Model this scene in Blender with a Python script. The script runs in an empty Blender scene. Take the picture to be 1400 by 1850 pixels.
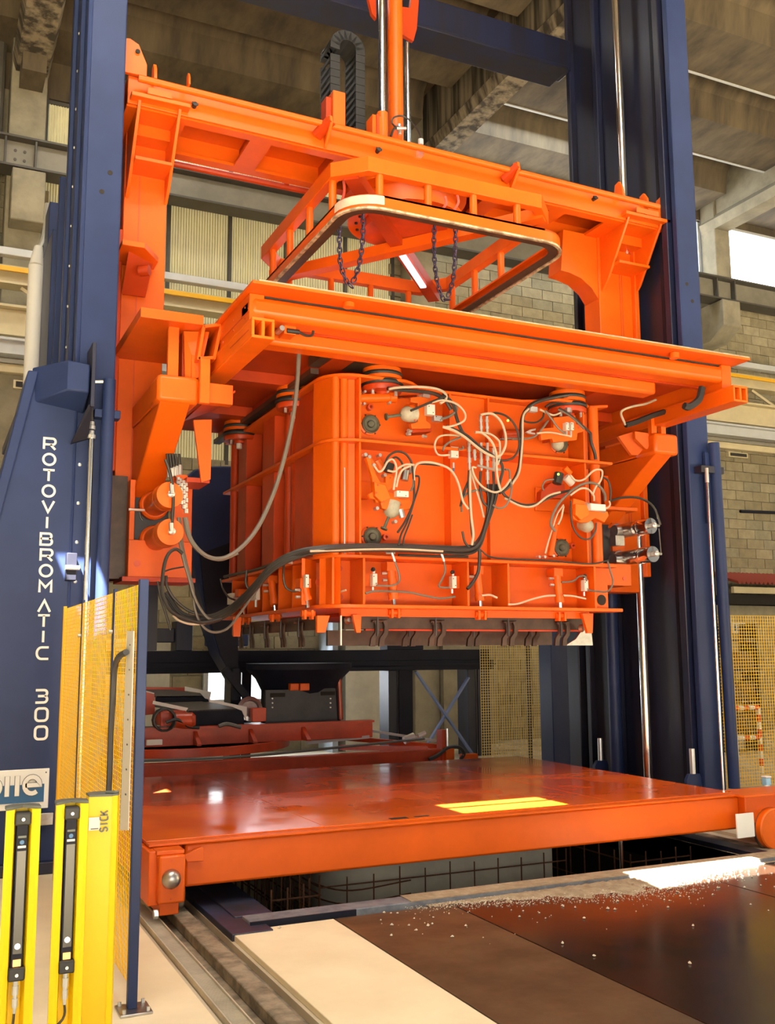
import bpy, bmesh, math, random
from mathutils import Vector, Matrix
random.seed(7)
C = bpy.context.scene.collection
PI = math.pi

# ---------------------------------------------------------------- camera
cam_pos = Vector((0, 0, 1.65))
yaw, pitch, roll = math.radians(24.99), math.radians(8.115), math.radians(-.355)
FPX = 1787.66
fwd = Vector((math.sin(yaw)*math.cos(pitch), math.cos(yaw)*math.cos(pitch), math.sin(pitch)))
right0 = Vector((math.cos(yaw), -math.sin(yaw), 0))
up0 = right0.cross(fwd)
cr = right0*math.cos(roll) + up0*math.sin(roll)
cu = -right0*math.sin(roll) + up0*math.cos(roll)
cd_ = bpy.data.cameras.new('camera')
cam = bpy.data.objects.new('camera', cd_)
C.objects.link(cam)
R = Matrix((cr, cu, -fwd)).transposed().to_4x4()
cam.matrix_world = Matrix.Translation(cam_pos) @ R
cd_.sensor_fit = 'HORIZONTAL'
cd_.sensor_width = 36
cd_.lens = 36*FPX/1400
cd_.clip_end = 200
bpy.context.scene.camera = cam


def at(px, py, **k):
    """world point seen at a photo position on the plane X=, Y= or Z= (for measuring real positions)"""
    d = fwd + cr*((px-700)/FPX) - cu*((py-925)/FPX)
    (ax, v), = k.items()
    i = 'XYZ'.index(ax)
    return cam_pos + d*((v-cam_pos[i])/d[i])


# ---------------------------------------------------------------- world, lights, exposure
sc = bpy.context.scene
sc.view_settings.view_transform = 'Standard'
sc.view_settings.look = 'None'
sc.view_settings.gamma = 1
sc.view_settings.use_curve_mapping = False
sc.view_settings.exposure = -0.57
w = bpy.data.worlds.new('sky')
sc.world = w
w.use_nodes = True
bg = w.node_tree.nodes['Background']
bg.inputs[0].default_value = (.93, .95, 1, 1)
bg.inputs[1].default_value = .34


def area(name, loc, sx, sy, power, col, direction=(0, 0, -1)):
    l = bpy.data.lights.new(name, 'AREA')
    l.shape = 'RECTANGLE'
    l.size, l.size_y = sx, sy
    l.energy = power
    l.color = col
    o = bpy.data.objects.new(name, l)
    o.location = loc
    o.rotation_euler = Vector(direction).to_track_quat('-Z', 'Y').to_euler()
    C.objects.link(o)
    return o


SUN_DIR = Vector((.34, .47, -.80)).normalized()
sl = bpy.data.lights.new('sun', 'SUN')
sl.energy = 215
sl.angle = .003
sl.color = (1, .95, .86)
so = bpy.data.objects.new('sun', sl)
so.rotation_euler = SUN_DIR.to_track_quat('-Z', 'Y').to_euler()
so.location = (0, -5, 30)
C.objects.link(so)
# area lamps added as fill light; none is a fitting of the hall
area('fill_front_high', (-1.5, -1.5, 11.2), 7, 3, 900, (1, .94, .82), (.25, .45, -.8))  # added fill from high up behind the camera
area('fill_front_low', (2.2, -6.5, 2.3), 8, 4, 620, (1, .95, .87), (.12, 1, .0))  # added low fill for front faces and pit block, no gate there
area('fill_front_floor', (2.2, 3.2, 11.6), 6, 1.6, 1150, (1, .95, .86))  # added to brighten the floor near the camera
area('fill_rear_machinery', (2.4, 12.0, 11.4), 3, 1.4, 420, (1, .97, .9))  # added to brighten the machinery behind the platform
area('fill_upper_right', (12.5, 3.0, 11.3), 3, 9, 420, (1, .96, .9), (-.5, .3, -.8))  # added fill from the upper right
area('fill_back_bay', (11.5, 15.0, 11.9), 5, .7, 240, (.75, .87, 1))  # added bluish fill under the roof of the rear right bay
area('fill_upper_left', (-3.5, 9.0, 11.3), 3, 8, 60, (1, .94, .82), (.5, .1, -.85))  # added weak fill from the upper left
area('fill_back_window', (5.3, 16.2, 1.5), 1.8, 2.2, 60, (.85, .92, 1), (-.1, -1, -.1))  # lamp added for the daylight of the low back window
area('fill_far_right', (24, 11, 7), 12, 5, 420, (.86, .93, 1), (-1, -.1, -.15))  # added cool fill from the right, the wall there has no window
area('fill_rear_left', (-2.0, 13.5, 2.2), 2.5, 3.5, 8, (.86, .93, 1), (1, 0, 0))  # added faint fill from the rear left, no door built there

# ---------------------------------------------------------------- materials
MAT = {}


def mat(name, col, rough=.5, metal=0, noise=0, nscale=3, col2=None, rough2=None, bump=0, bscale=40, emit=None,
        estr=1, coat=0, stretch=(1, 1, 1), contrast=(.35, .65), alpha=None, transl=0, spec=None):
    m = bpy.data.materials.new(name)
    m.use_nodes = True
    nt = m.node_tree
    N, L = nt.nodes, nt.links
    b = N['Principled BSDF']
    b.inputs['Base Color'].default_value = (*col, 1)
    b.inputs['Roughness'].default_value = rough
    b.inputs['Metallic'].default_value = metal
    if spec is not None:
        b.inputs['Specular IOR Level'].default_value = spec
    if coat:
        b.inputs['Coat Weight'].default_value = coat
        b.inputs['Coat Roughness'].default_value = .12
    if emit:
        b.inputs['Emission Color'].default_value = (*emit, 1)
        b.inputs['Emission Strength'].default_value = estr
    if alpha is not None:
        b.inputs['Alpha'].default_value = alpha
    tc = None

    def coords(s=(1, 1, 1)):
        g = N.new('ShaderNodeNewGeometry')
        mp = N.new('ShaderNodeMapping')
        mp.inputs['Scale'].default_value = s
        L.new(g.outputs['Position'], mp.inputs['Vector'])
        return mp.outputs[0]
    if noise or col2:
        n = N.new('ShaderNodeTexNoise')
        n.inputs['Scale'].default_value = nscale
        n.inputs['Detail'].default_value = 4
        n.inputs['Roughness'].default_value = .62
        L.new(coords(stretch), n.inputs['Vector'])
        rp = N.new('ShaderNodeValToRGB')
        rp.color_ramp.elements[0].position = contrast[0]
        rp.color_ramp.elements[1].position = contrast[1]
        if col2 is None:
            col2 = tuple(c*(1-noise) for c in col)
        rp.color_ramp.elements[0].color = (*col2, 1)
        rp.color_ramp.elements[1].color = (*col, 1)
        L.new(n.outputs['Fac'], rp.inputs[0])
        L.new(rp.outputs[0], b.inputs['Base Color'])
        if rough2 is not None:
            r2 = N.new('ShaderNodeMapRange')
            r2.inputs['From Min'].default_value = contrast[0]
            r2.inputs['From Max'].default_value = contrast[1]
            r2.inputs['To Min'].default_value = rough2
            r2.inputs['To Max'].default_value = rough
            L.new(n.outputs['Fac'], r2.inputs['Value'])
            L.new(r2.outputs[0], b.inputs['Roughness'])
    if bump:
        n2 = N.new('ShaderNodeTexNoise')
        n2.inputs['Scale'].default_value = bscale
        n2.inputs['Detail'].default_value = 4
        L.new(coords(stretch), n2.inputs['Vector'])
        bp = N.new('ShaderNodeBump')
        bp.inputs['Strength'].default_value = bump
        bp.inputs['Distance'].default_value = .01
        L.new(n2.outputs['Fac'], bp.inputs['Height'])
        L.new(bp.outputs[0], b.inputs['Normal'])
    MAT[name] = m
    return m


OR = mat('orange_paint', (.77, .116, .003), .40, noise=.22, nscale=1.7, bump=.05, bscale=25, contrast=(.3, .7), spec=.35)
OR_SHADE = mat('shaded_orange_paint', (.46, .042, .003), .45, noise=.3, nscale=1.5, bump=.05, bscale=25, spec=.35)  # orange paint darkened and reddened to put shade on sides and undersides
ORB = mat('bright_orange_paint', (.84, .145, .004), .38, noise=.15, nscale=3, spec=.4)
RED = mat('rust_red_paint', (.62, .072, .018), .36, noise=.3, nscale=3)
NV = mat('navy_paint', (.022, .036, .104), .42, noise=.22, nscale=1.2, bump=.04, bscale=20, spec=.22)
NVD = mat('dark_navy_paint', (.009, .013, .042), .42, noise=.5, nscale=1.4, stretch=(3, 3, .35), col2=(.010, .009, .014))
BLKN = mat('black_navy_paint', (.012, .013, .025), .62, noise=.4, nscale=2, spec=.2)
CHR = mat('chrome', (.80, .78, .74), .16, 1)
STE = mat('brushed_steel', (.52, .50, .47), .33, 1, noise=.2, nscale=20)
ZN = mat('zinc_fitting', (.72, .72, .68), .32, .75)
RUB = mat('black_rubber', (.012, .012, .012), .6)
HB = mat('black_hose', (.022, .019, .016), .45)
HC = mat('cream_hose', (.46, .38, .27), .45)
HG = mat('grey_hose', (.12, .10, .08), .45)
WH = mat('white_metal_block', (.78, .76, .66), .4)
GD = mat('grey_green_rubber', (.10, .10, .065), .55, noise=.4, nscale=25)
GDM = mat('pale_motor_housing', (.42, .40, .30), .5, noise=.25, nscale=20)
CON = mat('concrete', (.32, .28, .19), .85, noise=.35, nscale=2.2, bump=.3, bscale=15)
COND = mat('dark_weathered_concrete', (.125, .094, .052), .9, col2=(.052, .038, .022), nscale=1.3, stretch=(2.2, .9, .5), bump=.35, bscale=9, contrast=(.32, .68))
CONS = mat('streaked_concrete', (.25, .205, .135), .9, col2=(.045, .035, .022), nscale=1.6, stretch=(2.6, 2.6, .16), bump=.3, bscale=9, contrast=(.42, .60))
CONL = mat('light_concrete', (.76, .72, .57), .8, noise=.2, nscale=2.5, bump=.12, bscale=20)
CONB = mat('bluish_roof_strip', (.46, .54, .62), .8, noise=.25, nscale=2.5)
BLOCK = [mat('block_%s' % n, c, .9, noise=.25, nscale=6, bump=.5, bscale=60) for n, c in
         (('a', (.35, .295, .175)), ('b', (.30, .25, .145)), ('c', (.39, .33, .20)), ('d', (.32, .285, .18)))]
MORT = mat('mortar', (.44, .38, .25), .95, noise=.2, nscale=10)
GIR = mat('grey_girder_paint', (.22, .20, .15), .6, noise=.25, nscale=2)
GIRD = mat('dark_girder_paint', (.085, .075, .058), .6, noise=.3, nscale=2)
CREAM = mat('cream_girder_paint', (.60, .51, .30), .55, noise=.18, nscale=2)
PALE = mat('pale_grey_metal', (.55, .56, .54), .5, noise=.1)
FLT = mat('tan_resin_floor', (.84, .72, .50), .55, col2=(.74, .62, .42), nscale=1.8, rough2=.4, bump=.06, bscale=30)
FLG = mat('worn_grey_tan_floor', (.58, .50, .36), .6, col2=(.44, .37, .26), nscale=1.6, rough2=.45)
TANP = mat('cream_panel', (.90, .79, .54), .4, col2=(.82, .70, .46), nscale=2.5, rough2=.3)
BR1 = mat('brown_panel', (.100, .070, .038), .28, col2=(.066, .042, .022), nscale=2.4, rough2=.42, bump=.05, bscale=20)
BR2 = mat('dark_brown_panel', (.028, .016, .009), .15, col2=(.020, .012, .008), nscale=1.2, rough2=.25, bump=.02, bscale=20)
DIRT = mat('dusty_rail', (.32, .26, .18), .75, col2=(.11, .088, .06), nscale=7, bump=.5, bscale=30)
GUT = mat('galvanised_gutter', (.60, .54, .42), .5, .1, noise=.25, nscale=5)
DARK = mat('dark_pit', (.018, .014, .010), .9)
YEL = mat('yellow_paint', (.93, .63, .002), .38, noise=.08, nscale=2, spec=.4)
YELD = mat('amber_yellow_paint', (.80, .42, .003), .45, noise=.1, nscale=2)
YW = mat('yellow_wire', (.95, .56, .012), .45)
YWP = mat('pale_yellow_wire', (.62, .45, .10), .5)
WHT = mat('white_paint', (.85, .83, .76), .5)
LET = mat('white_lettering', (.92, .88, .78), .5)
BLU = mat('blue_print', (.015, .10, .24), .45)
GRYP = mat('grey_print', (.10, .11, .10), .6)
LENS = mat('black_lens', (.035, .033, .028), .3)
LED = mat('led_white', (.9, .9, .9), .3, emit=(1, .95, .9), estr=3)
LEDO = mat('led_orange', (.9, .4, .1), .3, emit=(1, .4, .1), estr=3)
LEDG = mat('led_green', (.3, .8, .1), .3, emit=(.4, 1, .15), estr=2)
TRAN = mat('translucent_sheet', (.62, .56, .33), .6, col2=(.42, .36, .20), nscale=2.2, stretch=(6, 6, .5), emit=(.62, .54, .28), estr=.62)
XBR = mat('steel_blue_paint', (.13, .18, .34), .4)
GLASS = mat('daylit_window', (.9, .95, 1), .4, emit=(.95, .98, 1), estr=7)
CHN = mat('violet_black_chain', (.045, .035, .075), .35, .5)
PINK = mat('red_hook_paint', (.75, .12, .08), .45)
SEAL = mat('worn_rubber_seal', (.58, .50, .34), .6, col2=(.22, .17, .10), nscale=9, contrast=(.4, .6))
SEALC = mat('cream_seal_rubber', (.72, .62, .44), .55, noise=.25, nscale=9)
RUST = mat('rusty_rebar', (.20, .085, .035), .85, noise=.4, nscale=30)
BRN = mat('oily_brown_steel', (.075, .045, .032), .42, .3, noise=.4, nscale=8)
TUBR = mat('red_plastic_roofing', (.42, .08, .05), .6)
STN = mat('concrete_crumbs', (.58, .50, .38), .9)
DUST = mat('concrete_dust', (.40, .32, .21), .95, col2=(.27, .20, .125), nscale=14, bump=.6, bscale=60)
SIGN = mat('signal_red', (.75, .06, .03), .5)
SKYB = mat('sky_blue_plastic', (.30, .62, .85), .4)
DGR = mat('dark_grey_steel', (.045, .045, .050), .5, noise=.3, nscale=5)


def deck_material():
    m = bpy.data.materials.new('worn_orange_deck')
    m.use_nodes = True
    N, L = m.node_tree.nodes, m.node_tree.links
    b = N['Principled BSDF']
    g = N.new('ShaderNodeNewGeometry')
    n = N.new('ShaderNodeTexNoise')
    n.inputs['Scale'].default_value = .55
    n.inputs['Detail'].default_value = 2.5
    n.inputs['Roughness'].default_value = .6
    n.inputs['Distortion'].default_value = .3
    L.new(g.outputs['Position'], n.inputs['Vector'])
    sx = N.new('ShaderNodeSeparateXYZ')
    L.new(g.outputs['Position'], sx.inputs[0])
    mr = N.new('ShaderNodeMapRange')       # the plates are more worn towards the rear of the trolley
    mr.inputs['From Min'].default_value = 6.6
    mr.inputs['From Max'].default_value = 9.0
    mr.inputs['To Min'].default_value = .16
    mr.inputs['To Max'].default_value = -.16
    L.new(sx.outputs['Y'], mr.inputs['Value'])
    ad = N.new('ShaderNodeMath')
    L.new(n.outputs['Fac'], ad.inputs[0])
    L.new(mr.outputs[0], ad.inputs[1])
    r = N.new('ShaderNodeValToRGB')
    e = r.color_ramp.elements
    e[0].position, e[0].color = .24, (.28, .045, .020, 1)
    e[1].position, e[1].color = .70, (.84, .145, .006, 1)
    k = e.new(.46)
    k.color = (.62, .078, .010, 1)
    L.new(ad.outputs[0], r.inputs[0])
    L.new(r.outputs[0], b.inputs['Base Color'])
    n2 = N.new('ShaderNodeTexNoise')
    n2.inputs['Scale'].default_value = 1.7
    n2.inputs['Detail'].default_value = 5
    L.new(g.outputs['Position'], n2.inputs['Vector'])
    m2 = N.new('ShaderNodeMapRange')
    m2.inputs['From Min'].default_value = .35
    m2.inputs['From Max'].default_value = .65
    m2.inputs['To Min'].default_value = .07
    m2.inputs['To Max'].default_value = .26
    L.new(n2.outputs['Fac'], m2.inputs['Value'])
    L.new(m2.outputs[0], b.inputs['Roughness'])
    b.inputs['Specular IOR Level'].default_value = .7
    bp = N.new('ShaderNodeBump')
    bp.inputs['Strength'].default_value = .03
    bp.inputs['Distance'].default_value = .02
    L.new(n2.outputs['Fac'], bp.inputs['Height'])
    L.new(bp.outputs[0], b.inputs['Normal'])
    return m


DECK = deck_material()

# ---------------------------------------------------------------- mesh builder
ORG = {}


def catmull(pts, n=6):
    P = [Vector(p) for p in pts]
    if len(P) < 3:
        return P
    P = [2*P[0]-P[1]] + P + [2*P[-1]-P[-2]]
    out = []
    for i in range(1, len(P)-2):
        for k in range(n):
            t = k/n
            a, b, c, d = P[i-1], P[i], P[i+1], P[i+2]
            out.append(.5*((2*b) + (c-a)*t + (2*a-5*b+4*c-d)*t*t + (3*b-a-3*c+d)*t**3))
    out.append(P[-2])
    return out


class MB:
    def __init__(s):
        s.v = []
        s.f = []

    def add(s, vs, fs):
        o = len(s.v)
        s.v += [Vector(v) for v in vs]
        s.f += [tuple(i+o for i in f) for f in fs]
        return s

    def box(s, x0, x1, y0, y1, z0, z1):
        return s.add([(x, y, z) for x in (x0, x1) for y in (y0, y1) for z in (z0, z1)],
                     [(0, 1, 3, 2), (4, 6, 7, 5), (0, 4, 5, 1), (2, 3, 7, 6), (0, 2, 6, 4), (1, 5, 7, 3)])

    def bar(s, p, q, w, h, up=(0, 0, 1)):
        p, q = Vector(p), Vector(q)
        d = (q-p).normalized()
        u = Vector(up)
        a = d.cross(u)
        if a.length < 1e-4:
            a = d.cross(Vector((1, 0, 0)))
        a.normalize()
        b = a.cross(d).normalized()
        vs = []
        for c in (p, q):
            for i, j in ((-1, -1), (1, -1), (1, 1), (-1, 1)):
                vs.append(c + a*(i*w/2) + b*(j*h/2))
        return s.add(vs, [(0, 1, 2, 3), (7, 6, 5, 4), (0, 4, 5, 1), (1, 5, 6, 2), (2, 6, 7, 3), (3, 7, 4, 0)])

    def prism(s, pts, ext):
        n = len(pts)
        e = Vector(ext)
        P = [Vector(p) for p in pts]
        return s.add(P + [p+e for p in P], [tuple(range(n)), tuple(range(2*n-1, n-1, -1))] +
                     [(i, i+n, (i+1) % n + n, (i+1) % n) for i in range(n)])

    def rod(s, p, q, r, n=12, r2=None):
        p, q = Vector(p), Vector(q)
        r2 = r if r2 is None else r2
        d = (q-p).normalized()
        a = d.orthogonal().normalized()
        b = d.cross(a)
        A = [p + (a*math.cos(2*PI*i/n) + b*math.sin(2*PI*i/n))*r for i in range(n)]
        B = [q + (a*math.cos(2*PI*i/n) + b*math.sin(2*PI*i/n))*r2 for i in range(n)]
        return s.add(A+B, [tuple(range(n))[::-1], tuple(range(n, 2*n))] +
                     [(i, (i+1) % n, (i+1) % n + n, i+n) for i in range(n)])

    def tube(s, path, r, n=7, smooth=5, closed=False):
        P = catmull(path, smooth) if smooth else [Vector(p) for p in path]
        if closed:
            P = P[:]
        rings = []
        prev = None
        for i, p in enumerate(P):
            if closed:
                d = (P[(i+1) % len(P)] - P[i-1])
            else:
                d = P[min(i+1, len(P)-1)] - P[max(i-1, 0)]
            if d.length < 1e-7:
                d = Vector((0, 0, 1))
            d.normalize()
            if prev is None:
                a = d.orthogonal().normalized()
            else:
                a = (prev - d*prev.dot(d))
                a = a.normalized() if a.length > 1e-5 else d.orthogonal().normalized()
            prev = a
            b = d.cross(a)
            rings.append([p + (a*math.cos(2*PI*k/n) + b*math.sin(2*PI*k/n))*r for k in range(n)])
        vs = [v for rr in rings for v in rr]
        fs = []
        m = len(rings)
        for i in range(m if closed else m-1):
            j = (i+1) % m
            for k in range(n):
                fs.append((i*n+k, i*n+(k+1) % n, j*n+(k+1) % n, j*n+k))
        if not closed:
            fs += [tuple(range(n))[::-1], tuple(range((m-1)*n, m*n))]
        return s.add(vs, fs)

    def lathe(s, prof, org, axis=(0, 0, 1), n=20):
        """prof: (radius, height) pairs from one end to the other"""
        o, d = Vector(org), Vector(axis).normalized()
        a = d.orthogonal().normalized()
        b = d.cross(a)
        vs = []
        for r, h in prof:
            r = max(r, .0004)
            vs += [o + d*h + (a*math.cos(2*PI*k/n) + b*math.sin(2*PI*k/n))*r for k in range(n)]
        m = len(prof)
        fs = [(i*n+k, i*n+(k+1) % n, (i+1)*n+(k+1) % n, (i+1)*n+k) for i in range(m-1) for k in range(n)]
        fs += [tuple(range(n))[::-1], tuple(range((m-1)*n, m*n))]
        return s.add(vs, fs)

    def build(s, name, m, parent=None, bevel=0, smooth=True, **tags):
        lo = Vector([min(v[i] for v in s.v) for i in range(3)])
        hi = Vector([max(v[i] for v in s.v) for i in range(3)])
        o = Vector(((lo.x+hi.x)/2, (lo.y+hi.y)/2, lo.z))
        me = bpy.data.meshes.new(name)
        me.from_pydata([v-o for v in s.v], [], s.f)
        bm = bmesh.new()
        bm.from_mesh(me)
        bmesh.ops.recalc_face_normals(bm, faces=bm.faces)
        bm.to_mesh(me)
        bm.free()
        if smooth:
            me.shade_smooth()
            me.set_sharp_from_angle(angle=math.radians(35))
        me.materials.append(m)
        ob = bpy.data.objects.new(name, me)
        C.objects.link(ob)
        ORG[ob.name] = o
        if parent:
            ob.parent = parent
            ob.location = o - ORG[parent.name]
        else:
            ob.location = o
        if bevel:
            md = ob.modifiers.new('edge', 'BEVEL')
            md.width = bevel
            md.segments = 2
            md.limit_method = 'ANGLE'
            md.angle_limit = math.radians(50)
        tag(ob, **tags)
        return ob


def tag(o, label=None, cat=None, group=None, kind=None):
    if label:
        o['label'] = label
    if cat:
        o['category'] = cat
    if group:
        o['group'] = group
    if kind:
        o['kind'] = kind
    return o


def thing(name, label, cat, loc, group=None):
    o = bpy.data.objects.new(name, None)
    o.empty_display_size = .1
    C.objects.link(o)
    o.location = loc
    ORG[o.name] = Vector(loc)
    return tag(o, label, cat, group)


def box(name, m, parent, x0, x1, y0, y1, z0, z1, bevel=0, **t):
    return MB().box(x0, x1, y0, y1, z0, z1).build(name, m, parent, bevel, **t)


def hose(name, pts, r, m, parent=None, **t):
    return MB().tube(pts, r).build(name, m, parent, **t)


def P(*pts, Y):
    """several photo positions on one upright plane, with optional third value = own Y"""
    return [at(p[0], p[1], Y=(p[2] if len(p) > 2 else Y)) for p in pts]


def frame_rect(mb, x0, x1, y0, y1, z0, z1, t):
    """rectangular frame in the X-Z plane"""
    mb.box(x0, x1, y0, y1, z0, z0+t).box(x0, x1, y0, y1, z1-t, z1)
    return mb.box(x0, x0+t, y0, y1, z0+t, z1-t).box(x1-t, x1, y0, y1, z0+t, z1-t)
# ================================================================= SETTING
def slab(name, m, x0, x1, y0, y1, z0, z1, holes=(), parent=None, **t):
    """slab with rectangular openings"""
    xs = sorted({x0, x1, *[h[i] for h in holes for i in (0, 1)]})
    ys = sorted({y0, y1, *[h[i] for h in holes for i in (2, 3)]})
    mb = MB()
    for a, b in zip(xs, xs[1:]):
        for c, d in zip(ys, ys[1:]):
            mx, my = (a+b)/2, (c+d)/2
            if any(h[0] < mx < h[1] and h[2] < my < h[3] for h in holes):
                continue
            mb.box(a, b, c, d, z0, z1)
    return mb.build(name, m, parent, smooth=False, **t)


PIT = (2.12, 6.25, 6.28, 11.2)
NVF = mat('dirty_navy_plate', (.030, .036, .080), .5, col2=(.022, .020, .026), nscale=5)
floor = slab('floor', FLG, -9, 24, -8, 17, -.25, -.03, holes=(PIT, (1.34, 1.74, -3, 11.6)), kind='structure')
# resin floor left of the rail
box('floor_plate', FLT, floor, -9, 1.30, -8, 17, -.03, 0, label='tan resin floor left of the rail')
box('floor_plate', TANP, floor, 1.76, 2.425, -3, 6.04, -.03, .004, .004, label='cream coated floor panel')
box('floor_plate', BR1, floor, 2.435, 3.26, -3, 6.05, -.03, .002, .003, label='mid brown floor panel')
box('floor_plate', BR2, floor, 3.268, 5.3, -3, 6.05, -.03, .003, .003, label='dark brown floor panel')
box('floor_plate', BR2, floor, 5.308, 12, -3, 6.05, -.03, .003, .003, label='dark brown floor panel')
box('floor_plate', FLG, floor, 6.8, 24, 6.3, 17, -.03, .0)
box('floor_plate', FLG, floor, 1.76, 6.8, 11.25, 17, -.03, .0)
box('floor_plate', FLG, floor, 12.01, 24, -8, 6.3, -.03, .0)
box('floor_plate', NVF, floor, 1.745, 2.0, 5.95, 7.4, -.03, .012, .004, label='navy steel floor plate beside the rail')
box('floor_plate', NVF, floor, 1.86, 2.11, 6.29, 7.5, -.03, .022, .004, label='navy steel floor plate beside the rail')
box('floor_plate', NVD, floor, 6.26, 6.42, 6.3, 10.5, -.03, .01)
SCUF = mat('scuffed_grey_blue', (.20, .21, .23), .6, col2=(.10, .11, .14), nscale=9)
box('edge_strip', SCUF, floor, 1.90, 6.9, 6.10, 6.27, -.05, .03, .006, label='scuffed steel strip along the pit edge')
box('edge_strip', BLKN, floor, 1.90, 2.6, 6.085, 6.10, -.06, .03)
box('floor_grating', STE, floor, .30, .62, 3.2, 4.45, 0, .006, label='chequered steel cover plate')
for i in range(9):
    for j in range(3):
        pass
# pit walls and bottom
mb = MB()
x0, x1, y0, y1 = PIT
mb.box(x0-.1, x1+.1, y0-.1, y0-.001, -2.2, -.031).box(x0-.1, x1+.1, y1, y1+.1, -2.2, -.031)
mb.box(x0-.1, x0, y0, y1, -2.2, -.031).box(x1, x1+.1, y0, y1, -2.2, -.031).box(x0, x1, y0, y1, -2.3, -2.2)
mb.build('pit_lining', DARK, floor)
# rail trench: bottom, gutter and rail
box('rail_bed', DIRT, floor, 1.34, 1.74, -3, 11.6, -.12, -.07, label='dusty rail bed')
box('rail', DIRT, floor, 1.55, 1.66, -3, 11.6, -.07, -.004, .006, label='dusty steel trolley rail')
box('rail', DIRT, floor, 6.46, 6.60, 6.3, 11.6, -.03, -.002, .006)
mb = MB().box(1.345, 1.352, -3, 11.6, -.07, .004).box(1.44, 1.447, -3, 11.6, -.07, .004).box(1.352, 1.44, -3, 11.6, -.03, -.022)
mb.build('cable_gutter', GUT, floor, label='galvanised gutter beside the rail')
mb = MB()
for k in range(330):
    y = 2.2 + k*.0145
    mb.box(1.352, 1.44, y, y+.006, -.022, -.008)
mb.build('gutter_grating', GUT, floor, smooth=False, kind='stuff')

# ---- back wall with concrete blocks
WY = 16.5
wall = box('wall_back', MORT, None, -9, 24, WY+.02, WY+.3, -.02, 10.0, kind='structure')
cell = []
BW, BH = .5, .2165
for r in range(46):
    for c in range(54):
        x = -3 + c*BW + (BW/2 if r % 2 else 0)
        z = r*BH
        if 1.3 < x+BW/2 < 7.85 and z > 4.9:
            continue
        if z+BH > 9.98:
            continue
        xx = x+BW/2
        score = 9
        if xx > 14.9 and xx < 18.6 and z > 2.9:
            score = 0
        elif 7.8 < xx < 12.6 and 7.3 < z < 9.4:
            score = 1
        elif 9 < xx < 11.4 and z < 2.2:
            score = 2
        cell.append((score, xx, x, z))
cell.sort()
bmesh_cache = {}
stuff = [MB() for _ in BLOCK]
for i, (sc_, xx, x, z) in enumerate(cell):
    g = .006
    k = random.randrange(4)
    pr = random.uniform(0, .008)
    if i < 300 and sc_ < 9:
        if k not in bmesh_cache:
            ob = MB().box(x+g, x+BW-g, WY-.03, WY+.02, z+g, z+BH-g).build('concrete_block', BLOCK[k], wall, smooth=False)
            bmesh_cache[k] = ob.data
        else:
            ob = bpy.data.objects.new('concrete_block', bmesh_cache[k])
            C.objects.link(ob)
            ob.parent = wall
            ob.location = Vector((x+BW/2, WY-.005, z+g)) - ORG[wall.name]
        ob.location.y += pr
    elif 0 < xx < 19.5:
        stuff[k].box(x+g, x+BW-g, WY-.03+pr, WY+.02, z+g, z+BH-g)
for k, s_ in enumerate(stuff):
    s_.build('concrete_block', BLOCK[k], wall, smooth=False, kind='stuff')

# pilasters, corbel, low piers
for a, b, z1, m in ((.80, 1.36, 12.3, CON), (7.98, 8.5, 12.3, CON), (15.62, 16.05, 12.3, CON)):
    box('pilaster', m, wall, a, b, 16.02, WY-.032, 0 if a < 15 else 9.76, z1, .02)
box('corbel', CON, wall, .86, 1.36, 15.6, 16.02, 8.35, 9.2, .02)
MB().prism([(15.28, 15.55, 9.20), (15.28, 15.55, 8.62), (15.28, 16.0, 8.35), (15.28, 16.46, 8.35), (15.28, 16.46, 9.2)],
           (.5, 0, 0)).build('corbel', CON, wall, .02)
dw = MB().box(4.25, 4.33, 16.38, 16.46, .84, 1.7).box(6.28, 6.36, 16.38, 16.46, .84, 1.7).box(4.25, 6.36, 16.38, 16.46, .84, .9).box(4.25, 6.36, 16.38, 16.46, 1.62, 1.7).build('window_3', PALE, kind='structure')
box('pane', GLASS, dw, 4.33, 6.28, 16.42, 16.44, 0.9, 1.62)
box('pier', CONL, wall, 2.3, 3.6, 16.0, 16.46, 0, 1.9)
box('pier', CONB, wall, 6.32, 6.42, 15.8, 16.46, 0, 2.4)
box('pier', CONL, wall, 6.6, 7.3, 15.9, 16.46, 0, 2.4)
box('pier', CON, wall, 8.5, 9.6, 15.9, 16.46, 0, 2.4)
# thin vertical dark conduits seen on the wall at far left
for x in (.35, .62):
    MB().rod((x, 16.1, 3), (x, 16.1, 11.5), .09, 10).build('downpipe', GIRD, wall)

# ---- translucent sheets behind the machine
win = MB()
XS = [1.40, 2.42, 3.50, 4.60, 5.66, 6.84, 7.82]
for x in XS:
    win.box(x-.03, x+.03, WY-.04, WY+.05, 4.9, 10.95)
for z in (4.9, 7.35, 10.9):
    win.box(1.4, 7.82, WY-.02, WY+.05, z-.03, z+.03)
wf = win.build('window_1', GIRD, kind='structure')
for a, b in zip(XS, XS[1:]):
    vs, fs = [], []
    n = 44
    for i in range(n+1):
        x = a+.03 + (b-a-.06)*i/n
        y = WY+.015 + .014*math.cos(i*PI)
        vs += [(x, y, 4.95), (x, y, 10.88)]
    fs = [(2*i, 2*i+2, 2*i+3, 2*i+1) for i in range(n)]
    m_ = MB()
    m_.add(vs, fs)
    m_.build('corrugated_sheet', TRAN, wf, smooth=False)
box('blanking_plate', COND, wall, -9, 8.0, WY-.01, WY+.3, 10.96, 12.6)
box('blanking_plate', CON, wall, -9, 1.37, WY-.01, WY+.3, 10.0, 10.96)

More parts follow.
